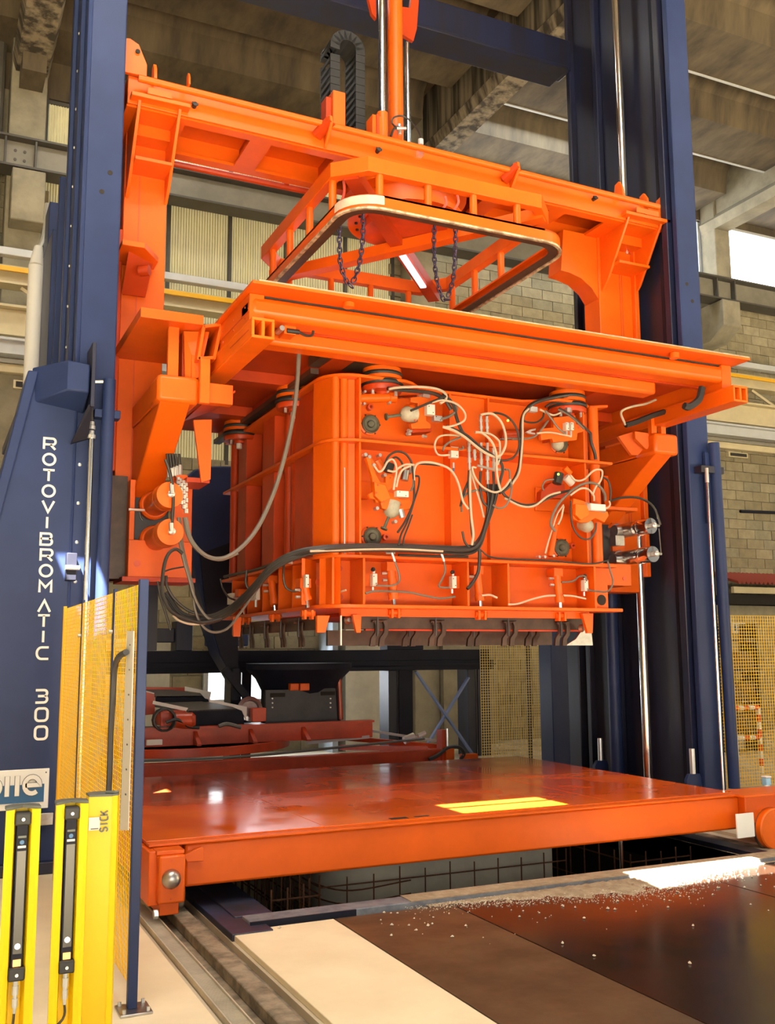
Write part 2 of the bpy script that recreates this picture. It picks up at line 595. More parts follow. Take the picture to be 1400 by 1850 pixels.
# ---- daylit strip window right of the pilasters
wf2 = MB()
for x in (8.52, 10.2, 11.9, 13.6, 15.58, 16.08, 19.0, 22):
    wf2.box(x-.03, x+.03, WY-.02, WY+.06, 10.05, 11.42)
wf2.box(8.5, 22, WY-.02, WY+.06, 10.0, 10.06).box(8.5, 22, WY-.02, WY+.06, 11.38, 11.44)
w2 = wf2.build('window_2', PALE, kind='structure')
for a, b in ((8.55, 10.17), (10.23, 11.87), (11.93, 13.57), (13.63, 15.55), (16.11, 18.97), (19.03, 21.97)):
    box('pane', GLASS, w2, a, b, WY+.01, WY+.03, 10.07, 11.37)
box('lintel', COND, wall, 8.0, 24, WY-.01, WY+.3, 11.45, 12.6)
box('sill', CON, wall, 8.52, 24, WY-.06, WY+.02, 9.72, 10.0)

# ---- roof: main beams along Y, ribs along X
def sunhole(c, sx, sy, z):
    t = (z-c[2])/(-SUN_DIR.z)
    x, y = c[0]-SUN_DIR.x*t, c[1]-SUN_DIR.y*t
    return (x-sx/2, x+sx/2, y-sy/2, y+sy/2)


HZ = 12.4
spots = [((4.24, 6.98, .45), .95, .46), ((5.42, 5.98, .0), 1.25, .42), ((1.24, 8.28, 2.02), .28, .50)]
holes = [sunhole(c, a, b, HZ) for c, a, b in spots]
ceil = slab('ceiling', COND, -9, 24, -7, 16.8, HZ, HZ+.02, holes, kind='structure')
for h in holes[:1]:
    for f in ((.62), (.62)):
        yy = h[2]+(h[3]-h[2])*f
        box('skylight_bar', PALE, ceil, h[0], h[1], yy-.02, yy+.02, HZ-.03, HZ)
box('wall_left', CON, None, -9.3, -9, -7, 17, 0, 12.4, kind='structure')
box('wall_right', CON, None, 24, 24.3, -7, 17, 0, 12.4, kind='structure')
for k in range(8):
    y0 = 15.50-2.2*k
    for xa, xb, m in ((-6.3, .86, COND), (1.36, 8.0, COND), (8.7, 15.5, COND), (16.1, 23.5, COND)):
        if k > 3 and xa < 8:
            break
        MB().prism([(xa, y0, 11.62), (xa, y0+1.08, 11.62), (xa, y0+1.16, 12.12), (xa, y0+1.5, HZ-.001), (xa, y0-.4, HZ-.001), (xa, y0-.08, 12.12)],
                   (xb-xa, 0, 0)).build('roof_rib', m, ceil)
        if xa > 8:
            box('roof_strip', CONB, ceil, xa, xb, y0-.72, y0-.44, HZ-.16, HZ-.001)
            box('edge_bead', PALE, ceil, xa, xb, y0+1.08, y0+1.12, 11.60, 11.64)
for xa, xb, m in ((.86, 1.34, CONS), (8.22, 8.62, CONS), (15.62, 16.02, CON)):
    MB().prism([(xa, 16.44, 11.05), (xb, 16.44, 11.05), (xb+.06, 16.44, 11.25), (xb-.06, 16.44, 11.4), (xb-.06, 16.44, HZ-.002), (xa+.06, 16.44, HZ-.002), (xa+.06, 16.44, 11.4), (xa-.06, 16.44, 11.25)],
               (0, -14, 0)).build('roof_beam', m, ceil, smooth=False)
# concrete corbel column at far left hanging below the beam
box('beam_end', COND, ceil, .92, 1.28, 15.4, 16.0, 10.75, 11.05)

# ---- crane runway and girders along the back wall
def ibeam(name, m, x0, x1, y, z0, z1, wd, parent=None, **t):
    return MB().box(x0, x1, y-wd/2, y+wd/2, z0, z0+.035).box(x0, x1, y-wd/2, y+wd/2, z1-.035, z1).box(
        x0, x1, y-.02, y+.02, z0+.035, z1-.035).build(name, m, parent, **t)


rw = ibeam('crane_runway_beam', GIRD, -2, 22, 15.8, 9.22, 9.74, .38, label='dark grey steel crane runway beam high along the back wall', cat='beam')
box('web_plate', GIR, rw, -2, 22, 15.768, 15.779, 9.26, 9.70)
for x in (.75, 1.2, 8.1, 15.25, 15.75):
    box('stiffener', GIRD, rw, x-.015, x+.015, 15.64, 15.768, 9.256, 9.704)
for x in (.9, 1.04):
    for z in (9.4, 9.55):
        MB().rod((x, 15.755, z), (x, 15.768, z), .025, 8).build('bolt', GIRD, rw)
g1 = ibeam('bridge_girder', CREAM, -2, 20, 14.9, 6.22, 6.68, .32, label='deep cream girder of the overhead crane bridge, main beam', cat='girder')
box('web_plate', CREAM, g1, -2, 20, 14.868, 14.879, 6.26, 6.64)
ibeam('crane_rail_beam', PALE, -2, 20, 14.7, 5.90, 6.14, .22, label='pale grey rail beam just under the deep cream girder', cat='beam')
g3 = box('walkway_channel', CREAM, None, -2, 20, 14.5, 14.62, 5.60, 5.80, .01, label='low cream channel beam under the pale rail beam', cat='beam')
box('walkway_edge', GIR, g3, -2, 20, 14.44, 14.5, 5.72, 5.78)
g4 = box('cable_tray', PALE, None, -2, 20, 15.0, 15.14, 7.52, 7.64, .01, label='thin pale grey rail above the deep cream girder', cat='rail')
g5 = ibeam('walkway_beam', CREAM, -2, 20, 15.25, 7.12, 7.40, .3, label='tan walkway beam below the thin pale rail', cat='beam')
box('yellow_strip', YELD, g5, -2, 20, 15.06, 15.1, 7.30, 7.37)
for x in (1.05, 1.9, 15.6, 17.2):
    MB().bar((x, 15.2, 7.1), (x+.5, 15.0, 6.7), .05, .05).build('brace', CREAM, g5)
box('vent_bracket', CREAM, g3, .95, 1.5, 14.42, 14.5, 5.36, 5.48)
box('vent_bracket', CREAM, g3, 14.1, 14.6, 14.42, 14.5, 5.42, 5.52)
box('slot', DARK, g3, 14.14, 14.56, 14.41, 14.42, 5.44, 5.50)
box('slot', DARK, g3, .98, 1.47, 14.41, 14.42, 5.38, 5.46)
MB().box(1.15, 1.2, 14.9, 14.95, 5.8, 6.22).box(1.15, 1.9, 14.9, 14.95, 6.0, 6.05).box(.7, .75, 14.9, 14.95, 5.8, 6.2).build('cable_hanger', GIR, g3)
t = box('hanging_hoist', GIR, None, -.6, .30, 15.0, 15.5, 6.72, 7.05, .02, label='grey hoist trolley box beside the left end of the tan walkway beam', cat='hoist')
box('marker', SIGN, t, .72-.5, .3, 14.98, 15.0, 6.9, 7.05)
# black conduit line on the right wall
MB().rod((16.3, 16.42, 4.72), (18.8, 16.42, 4.78), .035, 8).build('wall_conduit', BLKN, None, label='short black conduit on the block wall right of the navy column', cat='pipe')
# awning with corrugated red-brown roofing and sign
aw = thing('awning', 'corrugated red plastic awning over a dark opening at the right', 'awning', (16.8, 16.2, 2.9))
vs, fs = [], []
n = 90
for i in range(n+1):
    x = 15.2+3.6*i/n
    z = 3.05+.035*math.cos(i*PI/1.5)
    vs += [(x, 15.5, z), (x, 16.45, z+.28)]
fs = [(2*i, 2*i+2, 2*i+3, 2*i+1) for i in range(n)]
MB().add(vs, fs).add([v[:2]+(v[2]-.008,) for v in vs], fs).build('roofing_sheet', TUBR, aw)
box('awning_beam', CREAM, aw, 15.15, 18.8, 15.56, 15.64, 2.84, 2.97)
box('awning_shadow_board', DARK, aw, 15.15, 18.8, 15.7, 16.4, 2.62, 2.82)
sg = box('wall_sign', PALE, None, 15.36, 15.72, 15.88, 15.9, 2.02, 2.24, label='small blue and grey notice plate under the red awning', cat='sign')
box('notice_symbol', BLU, sg, 15.41, 15.47, 15.875, 15.88, 2.07, 2.20)
for i in range(3):
    box('notice_line', BLU, sg, 15.50, 15.68, 15.875, 15.88, 2.07+i*.05, 2.09+i*.05)
box('wall_block_pier', CON, wall, 14.9, 19.5, 15.9, 16.46, 0, 2.6)
# ================================================================= NAVY PRESS FRAME
# ---- left column
lc = thing('press_column', 'tall navy left press column with white vertical lettering and riveted side', 'column', (1.2, 9, 0))
mb = MB().box(1.03, 1.345, 8.30, 8.36, 0, 10.4).box(1.285, 1.345, 8.36, 10.3, 0, 10.4).box(1.03, 1.285, 10.24, 10.3, 0, 6.6)
mb.build('column_plate', NV, lc, .012, label='lit navy front plate')
box('side_web', NV, lc, 1.07, 1.11, 8.36, 9.75, 4.0, 10.4)
for y, wd in ((8.42, .10), (8.95, .10), (9.55, .12)):
    box('guide_strip', NV, lc, 1.03, 1.075, y, y+wd, 3.9, 10.4, .01)
MB().rod((1.03, 8.30, 0), (1.03, 8.30, 10.4), .022, 8).build('edge_bead', NV, lc)
riv = []
for yy, z0 in ((8.60, 4.1), (9.42, 4.1)):
    z = z0
    while z < 9.6:
        ob = None
        if riv:
            ob = bpy.data.objects.new('rivet', riv[0].data)
            C.objects.link(ob)
            ob.parent = lc
            ob.location = Vector((1.064, yy, z)) - ORG[lc.name]
        else:
            ob = MB().lathe([(.016, 0), (.014, .006), (.006, .010)], (1.07, yy, z), (-1, 0, 0), 8).build('rivet', ZN, lc)
            riv.append(ob)
        z += .36 if yy < 9 else .40
z = 3.5
while z > 2.2:
    ob = bpy.data.objects.new('rivet', riv[0].data)
    C.objects.link(ob)
    ob.parent = lc
    ob.rotation_euler = (0, 0, PI/2)
    ob.location = Vector((1.085, 8.295, z)) - ORG[lc.name]
    z -= .32
for px, py in ((199, 312), (184, 346)):
    p = at(px, py, Y=8.298)
    MB().rod(p, p+Vector((0, .004, 0)), .022, 14).build('bolt_hole', DARK, lc)
# buttress plate with sloping edge
MB().prism([(-.02, 8.28, 0), (1.03, 8.28, 0), (1.03, 8.28, 3.93), (.70, 8.28, 3.93), (.44, 8.28, 2.5)], (0, .03, 0)).build('buttress_plate', NV, lc, .008)
MB().prism([(-.10, 8.24, 0), (-.02, 8.24, 0), (.45, 8.24, 2.5), (.73, 8.24, 3.93), (.65, 8.24, 3.93), (.37, 8.24, 2.5)], (0, .5, 0)).build('buttress_flange', NV, lc, .01)
box('buttress_foot', NVD, lc, -.2, 1.03, 8.2, 8.28, 0, .09, .01)
# cap bracket
MB().prism([(.70, 8.27, 3.97), (.70, 8.27, 3.72), (.92, 7.98, 3.74), (1.10, 7.98, 3.74), (1.10, 7.98, 4.0), (.92, 7.98, 4.0)], (0, .001, 0))
mb = MB()
top = [(.68, 8.30, 3.97), (.93, 8.02, 3.99), (1.10, 8.02, 3.97), (1.10, 8.30, 3.97)]
bot = [(.70, 8.30, 3.68), (.93, 8.02, 3.74), (1.10, 8.02, 3.74), (1.10, 8.30, 3.62)]
mb.add(top+bot, [(0, 1, 2, 3), (7, 6, 5, 4), (0, 4, 5, 1), (1, 5, 6, 2), (2, 6, 7, 3), (3, 7, 4, 0)])
mb.build('cap_bracket', NV, lc, .012)
box('cap_flange', NVD, lc, 1.11, 1.14, 7.99, 8.29, 3.62, 4.15, .004)
MB().prism([(1.0, 8.2, 3.35), (1.10, 8.02, 3.64), (1.13, 8.02, 3.64), (1.13, 8.2, 3.4)], (0, .06, 0)).build('cap_gusset', BLKN, lc)
# rear box with pale hose pipe
box('rear_box', NV, lc, 1.0, 1.2, 10.45, 11.6, 3.9, 6.1, .01)
box('rear_box', NV, lc, 1.0, 1.2, 10.9, 11.6, 6.1, 6.6, .01)
box('rear_deck', NV, lc, .68, 1.2, 8.32, 11.6, 3.86, 3.95, .01)
MB().rod((.93, 11.35, 3.95), (.93, 11.35, 6.0), .085, 16).rod((.93, 11.35, 6.0), (.95, 11.4, 6.25), .085, 16, .05).build('vertical_pipe', LET, lc, label='cream vertical pipe behind the column')
MB().tube([(.95, 11.4, 6.2), (1.0, 11.35, 6.4), (1.02, 11.3, 6.75)], .03).build('pipe_fitting', ZN, lc)
MB().tube([(.95, 8.5, 3.98), (1.0, 8.55, 4.02), (1.05, 8.6, 4.03)], .025).build('pipe_fitting', ZN, lc)
# right-angle hose, chrome rod and navy pipe on the front
pt = at(165, 700, Y=8.22)
MB().tube([at(193, 690, Y=8.2), at(180, 690, Y=8.2), at(168, 691, Y=8.2), at(165, 698, Y=8.2), at(165, 720, Y=8.2)], .014, smooth=3).build('hose_elbow', ZN, lc)
MB().rod(at(165, 698, Y=8.2), at(165, 762, Y=8.2), .016, 8).build('feed_hose', HB, lc)
a = at(166, 762, Y=8.2)
for i, (h, r) in enumerate(((0, .022), (.035, .030), (.075, .022), (.11, .034))):
    MB().rod(a-Vector((0, 0, h)), a-Vector((0, 0, h+.03)), r, 10).build('hose_coupling', ZN, lc)
MB().rod((a.x, 8.2, a.z-.14), (a.x, 8.2, .35), .021, 12).build('guide_rod', CHR, lc, label='slim polished rod')
q = at(195, 690, Y=8.2)
MB().rod((q.x+.01, 8.2, q.z+.02), (q.x+.01, 8.2, .3), .052, 18).build('cylinder_tube', NV, lc, label='navy cylinder tube')
z = at(195, 748, Y=8.2).z
box('tube_clamp', NV, lc, q.x-.10, q.x+.11, 8.19, 8.30, z-.035, z+.035, .006)
p = at(125, 1027, Y=8.25)
box('limit_switch', BLKN, lc, p.x-.03, p.x+.05, 8.18, 8.28, p.z-.10, p.z+.12, .006)
MB().rod((p.x-.04, 8.17, p.z), (p.x+.07, 8.17, p.z), .02, 10).build('switch_plunger', ZN, lc)
box('foot_bracket', STE, lc, .82, .98, 8.22, 8.27, .36, .45, .004, label='grey steel bracket at the foot')


def ribbon(mb, pts, wd, y, closed=False, th=.004):
    """flat stroke in an upright X-Z plane at depth y"""
    P_ = [Vector((p[0], 0, p[1])) for p in pts]
    n = len(P_)
    L_, R_ = [], []
    for i in range(n):
        a = P_[i-1] if (i > 0 or closed) else P_[i]
        b = P_[(i+1) % n] if (i < n-1 or closed) else P_[i]
        d1 = (P_[i]-a).normalized() if (P_[i]-a).length > 1e-6 else None
        d2 = (b-P_[i]).normalized() if (b-P_[i]).length > 1e-6 else None
        d1 = d1 or d2
        d2 = d2 or d1
        n1 = Vector((-d1.z, 0, d1.x))
        n2 = Vector((-d2.z, 0, d2.x))
        m_ = (n1+n2)
        m_ = m_.normalized() if m_.length > 1e-4 else n1
        k = min(1/max(m_.dot(n1), .5), 2)
        L_.append(P_[i]+m_*wd/2*k)
        R_.append(P_[i]-m_*wd/2*k)
    vs = []
    for yy in (y, y+th):
        vs += [(p.x, yy, p.z) for p in L_] + [(p.x, yy, p.z) for p in R_]
    fs = []
    rg = range(n if closed else n-1)
    for i in rg:
        j = (i+1) % n
        fs.append((i, j, n+j, n+i))
        fs.append((2*n+i, 3*n+i, 3*n+j, 2*n+j))
        fs.append((i, 2*n+i, 2*n+j, j))
        fs.append((n+i, n+j, 3*n+j, 3*n+i))
    if not closed:
        fs += [(0, n, 3*n, 2*n), (n-1, 3*n-1, 4*n-1, 2*n-1)]
    mb.add(vs, fs)


def arc(cx, cz, rx, rz, a0, a1, n=10):
    return [(cx+rx*math.cos(math.radians(a0+(a1-a0)*i/n)), cz+rz*math.sin(math.radians(a0+(a1-a0)*i/n))) for i in range(n+1)]


GL = {   # strokes in a 1 x 1 cell
    'R': [([(0, 0), (0, 1), (.75, 1)] + arc(.75, .72, .25, .28, 90, -90, 8) + [(.08, .44)], 0), ([(.55, .44), (1, 0)], 0)],
    'O': [(arc(.5, .5, .52, .5, 0, 348, 26), 1)],
    'T': [([(0, 1), (1, 1)], 0), ([(.5, 1), (.5, 0)], 0)],
    'V': [([(0, 1), (.5, 0), (1, 1)], 0)],
    'I': [([(.5, 0), (.5, 1)], 0)],
    'B': [([(0, .5), (0, 1), (.7, 1)] + arc(.7, .77, .22, .23, 90, -90, 7) + [(0, .54)], 0), ([(.7, .54)] + arc(.72, .27, .26, .27, 90, -90, 7) + [(0, 0), (0, .54)], 0)],
    'M': [([(0, 0), (0, 1), (.5, .45), (1, 1), (1, 0)], 0)],
    'A': [([(0, 0), (.5, 1), (1, 0)], 0)],
    'C': [([(1, 1), (.4, 1)] + arc(.4, .5, .4, .5, 90, 270, 10) + [(1, 0)], 0)],
    '3': [([(0, 1), (.72, 1)] + arc(.72, .76, .24, .24, 90, -80, 7), 0), ([(.2, .52), (.72, .52)], 0), (arc(.72, .26, .26, .26, 80, -90, 7) + [(0, 0)], 0)],
    '0': [([(.3, 1), (.7, 1)] + arc(.7, .7, .3, .3, 90, 0, 5) + arc(.7, .3, .3, .3, 0, -90, 5) + arc(.3, .3, .3, .3, 270, 180, 5) + arc(.3, .7, .3, .3, 180, 92, 5), 1)],
    'S': [(arc(.5, .75, .45, .25, 20, 180, 7) + arc(.5, .75, .45, .25, 190, 260, 4) + arc(.5, .25, .45, .25, 80, -10, 5) + arc(.5, .25, .45, .25, -20, -165, 7), 0)],
    'K': [([(0, 0), (0, 1)], 0), ([(1, 1), (.05, .45)], 0), ([(.3, .6), (1, 0)], 0)],
}
ys = [801, 833, 866, 898, 927, 945, 977, 1004, 1030, 1060, 1093, 1122, 1148, 1179]
word = 'ROTOVIBROMATIC'
# letter centres measured on the photo, converted to heights on the plate
cyl = [802, 832, 865, 898, 931, 947, 982, 1008, 1035, 1066, 1099, 1123, 1150, 1179]
ct = [(90, 802), (89, 830), (88, 859), (88, 887), (87, 915), (85, 944), (84, 974), (84, 1003), (83, 1031), (82, 1060), (80, 1095), (79, 1122), (78, 1150), (77, 1180)]
HL = .108
for ch, (px, py) in zip(word, ct):
    c = at(px, py, Y=8.276)
    mb = MB()
    wl, hl = .088, .090
    for st, cl in GL[ch]:
        ribbon(mb, [(c.x+(u-.5)*wl, c.z+(v-.5)*hl) for u, v in st], .018, 8.274, bool(cl))
    mb.build('letter', LET, lc, smooth=False)
for ch, (px, py) in zip('300', ((75, 1258), (75, 1291), (74, 1324))):
    c = at(px, py, Y=8.276)
    mb = MB()
    for st, cl in GL[ch]:
        ribbon(mb, [(c.x+(u-.5)*.088, c.z+(v-.5)*.095) for u, v in st], .019, 8.274, bool(cl))
    mb.build('numeral', LET, lc, smooth=False)
# maker's plate
A_, B_ = at(90, 1388, Y=8.25), at(90, 1455, Y=8.25)
sx1, sz1, sz0 = A_.x, A_.z, B_.z
sx0 = sx1-.62
sp = box('sign_plate', WHT, lc, sx0, sx1, 8.262, 8.272, sz0-.02, sz1, .004, label='white name plate with the letters olle in outline')
mid = (sz0+sz1)/2+.005
box('blue_field', BLU, sp, sx0+.03, sx1-.035, 8.258, 8.262, sz0+.03, mid+.02)


def oletter(strokes):
    for wd, y, m in ((.040, 8.252, GRYP), (.032, 8.247, WHT)):
        mb = MB()
        for s_, c_ in strokes:
            ribbon(mb, s_, wd, y, c_)
        mb.build('sign_letter', m, sp, smooth=False)


zb = sz0+.085
h = sz1-sz0
ex = sx1-.125
oletter([(arc(ex, zb+.075, .055, .06, -40, -320, 16)[::-1][0:0] + [(ex-.05, zb+.075), (ex+.055, zb+.075)] + arc(ex, zb+.075, .055, .062, 10, 310, 16), False)])
oletter([([(ex-.108, zb), (ex-.108, sz1-.045)], False)])
oletter([([(ex-.180, zb), (ex-.180, sz1-.045)], False)])
oletter([(arc(ex-.287, zb+.07, .057, .06, 0, 345, 20), True)])
for px in (84,):
    MB().rod((sx1-.025, 8.255, sz1-.03), (sx1-.025, 8.262, sz1-.03), .006, 8).build('screw', GRYP, sp)

# ---- right column
rc = thing('press_column', 'dark navy right press column behind the chrome lifting rod', 'column', (7.8, 9.4, 0))
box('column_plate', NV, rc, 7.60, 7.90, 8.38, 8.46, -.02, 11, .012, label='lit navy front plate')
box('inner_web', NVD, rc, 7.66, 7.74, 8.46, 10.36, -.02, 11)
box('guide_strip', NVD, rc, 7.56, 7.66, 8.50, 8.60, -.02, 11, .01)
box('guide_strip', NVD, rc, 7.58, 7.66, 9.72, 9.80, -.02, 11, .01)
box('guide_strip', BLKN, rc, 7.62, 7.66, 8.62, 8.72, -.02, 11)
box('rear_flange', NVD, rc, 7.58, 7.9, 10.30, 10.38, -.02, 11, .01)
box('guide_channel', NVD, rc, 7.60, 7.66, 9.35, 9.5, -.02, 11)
for (px, py) in ((1241, 513), (1251, 544)):
    p = at(px, py, Y=8.378)
    MB().rod(p, p+Vector((0, .004, 0)), .022, 14).build('bolt_hole', DARK, rc)
box('rear_post', NVD, rc, 7.56, 7.9, 10.5, 10.75, -.02, 3.2, .01)
box('rear_post', NV, rc, 7.62, 7.9, 11.2, 11.5, -.02, 3.0, .01)
MB().rod((7.50, 9.72, 0), (7.50, 9.72, 3.0), .075, 18).build('cylinder_tube', NV, rc)
for p_, (hx, hy) in enumerate(((7.45, 9.95), (7.5, 8.42))):
    MB().prism([(hx-.10, hy, .0), (hx-.10, hy, .30), (hx-.06, hy, .36), (hx+.08, hy, .36), (hx+.1, hy, .30), (hx+.1, hy, 0), (hx+.04, hy, 0), (hx+.04, hy, .2), (hx-.04, hy, .2), (hx-.04, hy, 0)],
               (0, .05, 0)).build('foot_lug', NV, rc, .006)
    MB().rod((hx, hy+.02, .36), (hx, hy+.02, .62), .03, 10).build('foot_pin', ZN, rc)
# navy tube with slim rod at its side
tx = at(1290, 850, Y=8.30).x
tb = at(1322, 1415, Y=8.30)
MB().rod((tx+.015, 8.30, at(1285, 800, Y=8.3).z), (tx+.045, 8.30, .2), .062, 18).build('cylinder_tube', NV, rc, label='navy cylinder tube with slim rod')
box('tube_plate', NV, rc, tx-.10, tx-.03, 8.32, 8.36, 3.05, 3.85, .004)
zc = at(1290, 850, Y=8.3).z
box('tube_clamp', NVD, rc, tx-.22, tx+.11, 8.26, 8.38, zc-.04, zc+.04, .006)
ra = at(1277, 865, Y=8.26)
rb = at(1305, 1400, Y=8.26)
MB().rod((ra.x, 8.26, ra.z-.03), (rb.x, 8.26, .1), .016, 10).build('guide_rod', CHR, rc, label='slim polished rod')
MB().rod((ra.x, 8.26, ra.z+.12), (ra.x, 8.26, ra.z-.04), .022, 10).build('rod_end', ZN, rc)

# lifting rods at the inner faces of the columns
MB().rod((7.47, 9.13, 6.4), (7.47, 9.13, 10.6), .052, 20).build('lifting_rod', CHR, None, label='upper chrome lifting rod in front of the right navy column', cat='rod')
MB().rod((7.47, 9.13, 0), (7.47, 9.13, 3.0), .052, 20).rod((7.47, 9.13, 1.16), (7.47, 9.13, 1.175), .055, 20).build('lifting_rod', CHR, None, label='lower chrome lifting rod beside the two chrome lock cylinders', cat='rod')
# top cross beam
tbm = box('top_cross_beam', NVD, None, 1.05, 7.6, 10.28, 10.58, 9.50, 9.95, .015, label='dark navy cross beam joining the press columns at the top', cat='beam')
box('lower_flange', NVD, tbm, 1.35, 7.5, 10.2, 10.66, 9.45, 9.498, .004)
# ================================================================= CROSSHEAD
def shear(mb, k=.014, x0=1.5):
    for v in mb.v:
        v.z -= k*(v.x-x0)
    return mb


ch = thing('crosshead', 'big orange crosshead beam with two legs and arms carrying the table', 'press crosshead', (4.5, 9.1, 2.3))
BX0, BX1 = 1.42, 7.60
shear(MB().box(BX0, BX1, 8.60, 8.63, 6.63, 6.90)).build('front_plate', OR, ch, .006)
shear(MB().box(BX0, BX1, 9.42, 9.45, 6.63, 6.95)).build('rear_plate', OR, ch, .006)
shear(MB().box(BX0, BX1, 8.63, 9.42, 6.87, 6.90)).build('top_plate', OR, ch)
xs = [1.98, 2.62, 2.84, 3.5, 3.7, 4.3, 4.75, 5.3, 5.5, 6.1, 6.3, 6.85]
mb = MB().box(BX0, BX1, 8.63, 8.74, 6.615, 6.645).box(BX0, BX1, 9.30, 9.42, 6.615, 6.645)
prev = BX0
for a, b in zip(xs[::2], xs[1::2]):
    mb.box(prev, a, 8.74, 9.30, 6.615, 6.645)
    prev = b
mb.box(prev, BX1, 8.74, 9.30, 6.615, 6.645)
shear(mb).build('bottom_plate', OR, ch)
for x in (2.72, 3.6, 5.4, 6.2):
    shear(MB().box(x-.01, x+.01, 8.63, 9.42, 6.645, 6.87)).build('diaphragm', OR_SHADE, ch)
# legs
LZ0 = 2.32
for nm, x0, x1 in (('leg', 1.50, 1.905), ('leg', 7.02, 7.50)):
    lg = box(nm, OR, ch, x0, x1, 9.10, 9.40, LZ0, 6.62, .008)
    for s_ in ((.30, .33) if x0 > 5 else (.14,)):
        box('weld_seam', RED, lg, x0+s_, x0+s_+.008, 9.095, 9.10, 3.0, 6.2)
box('leg_side_rail', OR, ch, 1.37, 1.43, 8.98, 9.10, 3.2, 6.5, .006)
box('leg_side_rail', OR_SHADE, ch, 1.44, 1.49, 9.03, 9.12, 3.3, 5.6, .006)
box('leg_side_rail', OR, ch, 7.50, 7.56, 9.04, 9.2, 2.5, 6.6, .006)
# corner fillets of the right leg
MB().prism([(6.55, 9.12, 6.56), (7.02, 9.12, 6.56), (7.02, 9.12, 5.78), (6.93, 9.12, 5.90), (6.78, 9.12, 6.0), (6.62, 9.12, 6.04), (6.5, 9.12, 6.05)],
           (0, .26, 0)).build('corner_web', OR, ch)
MB().prism([(7.50, 9.08, 5.25), (7.78, 9.08, 4.9), (7.78, 9.08, 4.8), (7.50, 9.08, 4.8)], (0, .03, 0)).build('leg_flare', OR, ch)


def shoe(x0, x1, dz):
    s_ = MB()
    s_.box(x0, x1, 8.50, 9.1, 6.66-dz, 6.70-dz)
    s = s_.build('shoe_plate', OR, ch, .005)
    for x in (x0+.07, x1-.10):
        MB().prism([(x, 8.56, 6.66-dz), (x, 9.1, 6.66-dz), (x, 9.1, 5.95-dz), (x, 8.98, 6.05-dz)], (.03, 0, 0)).build('shoe_gusset', OR, ch, .004)
    box('shoe_shelf', OR, ch, x0+.10, x1-.10, 8.78, 9.1, 6.20-dz, 6.23-dz)
    box('slot_plate', OR, ch, x0+.1, x1-.1, 8.9, 9.1, 6.50-dz, 6.655-dz)
    box('shoe_plate', OR, ch, x0+.14, x1-.18, 8.49, 8.50, 6.70-dz, 6.76-dz)


shoe(1.44, 1.98, 0)
shoe(6.98, 7.62, .08)
# lugs on top of the beam
def lug(x, y, z, s=1.0, th=.03):
    return MB().prism([(x, y-.10*s, z), (x, y+.10*s, z), (x, y+.06*s, z+.22*s), (x, y-.02*s, z+.24*s), (x, y-.08*s, z+.15*s)], (th, 0, 0)).build('lug', OR, ch, .004)


MB().prism([(1.36, 8.56, 6.9), (1.58, 8.56, 6.9), (1.58, 8.56, 7.02), (1.50, 8.56, 7.2), (1.42, 8.56, 7.24), (1.34, 8.56, 7.22)], (0, .04, 0)).build('lug', OR, ch, .004)
MB().rod((1.49, 8.55, 7.12), (1.49, 8.54, 7.12), .022, 10).build('lug_hole', DARK, ch)
lug(1.63, 8.55, 6.86, .7)
lug(1.94, 8.5, 6.86, .55, .02)
lug(6.95, 8.60, 6.78, .9)
lug(7.32, 8.62, 6.72, .9)
lug(7.57, 8.62, 6.70, 1.0)
# conduit rods with their clips
fr0, fr1 = at(250, 141, Y=8.5), at(1190, 374, Y=8.5)
MB().rod(fr0, fr1, .033, 12).build('front_rod', OR, ch)
MB().rod(at(298, 292, Y=9.75), at(560, 347, Y=9.75), .035, 10).build('rear_rod', OR_SHADE, ch)
for px, py in ((594, 226), (931, 308)):
    c = at(px, py, Y=8.5)
    cl_ = MB().prism([(c.x-.015, 8.42, c.z-.02), (c.x-.015, 8.44, c.z+.07), (c.x-.015, 8.52, c.z+.09), (c.x-.015, 8.60, c.z-.06), (c.x-.015, 8.60, c.z-.2)],
                     (.03, 0, 0)).build('rod_clip', OR, ch, .004)
    MB().rod((c.x-.05, c.y, c.z+.01), (c.x-.015, c.y, c.z+.005), .045, 12).build('clip_bush', RUB, ch)
    MB().bar((c.x-.10, 8.58, c.z-.10), (c.x+.0, 8.44, c.z+.02), .10, .06).build('clip_arm', OR_SHADE, ch)
c = at(512, 328, Y=9.75)
MB().prism([(c.x, 9.70, c.z+.12), (c.x, 9.80, c.z+.12), (c.x, 9.80, c.z-.05), (c.x, 9.70, c.z-.05)], (.05, 0, 0)).build('rod_clip', OR_SHADE, ch)
for px, py in ((352, 189), (1075, 358), (684, 271)):
    c = at(px, py, Y=8.56)
    MB().rod((c.x, 8.6, c.z), (c.x, 8.54, c.z), .022, 10).rod((c.x-.03, 8.55, c.z+.01), (c.x+.03, 8.55, c.z), .012, 8).build('proximity_switch', RUB, ch)
# roller brackets at mid height of the left leg
MB().prism([(1.42, 8.62, 5.28), (1.62, 8.62, 5.28), (1.80, 8.9, 5.28), (1.80, 9.1, 5.28), (1.42, 9.1, 5.28)], (0, 0, .05)).build('guide_bracket', OR, ch, .004)
MB().prism([(1.50, 8.75, 5.28), (1.74, 8.95, 5.28), (1.70, 9.05, 4.98), (1.50, 9.05, 4.98)], (.02, .02, 0)).build('guide_bracket', OR_SHADE, ch)
MB().rod((1.62, 8.85, 5.15), (1.70, 8.80, 5.15), .05, 12).build('guide_roller', OR_SHADE, ch)

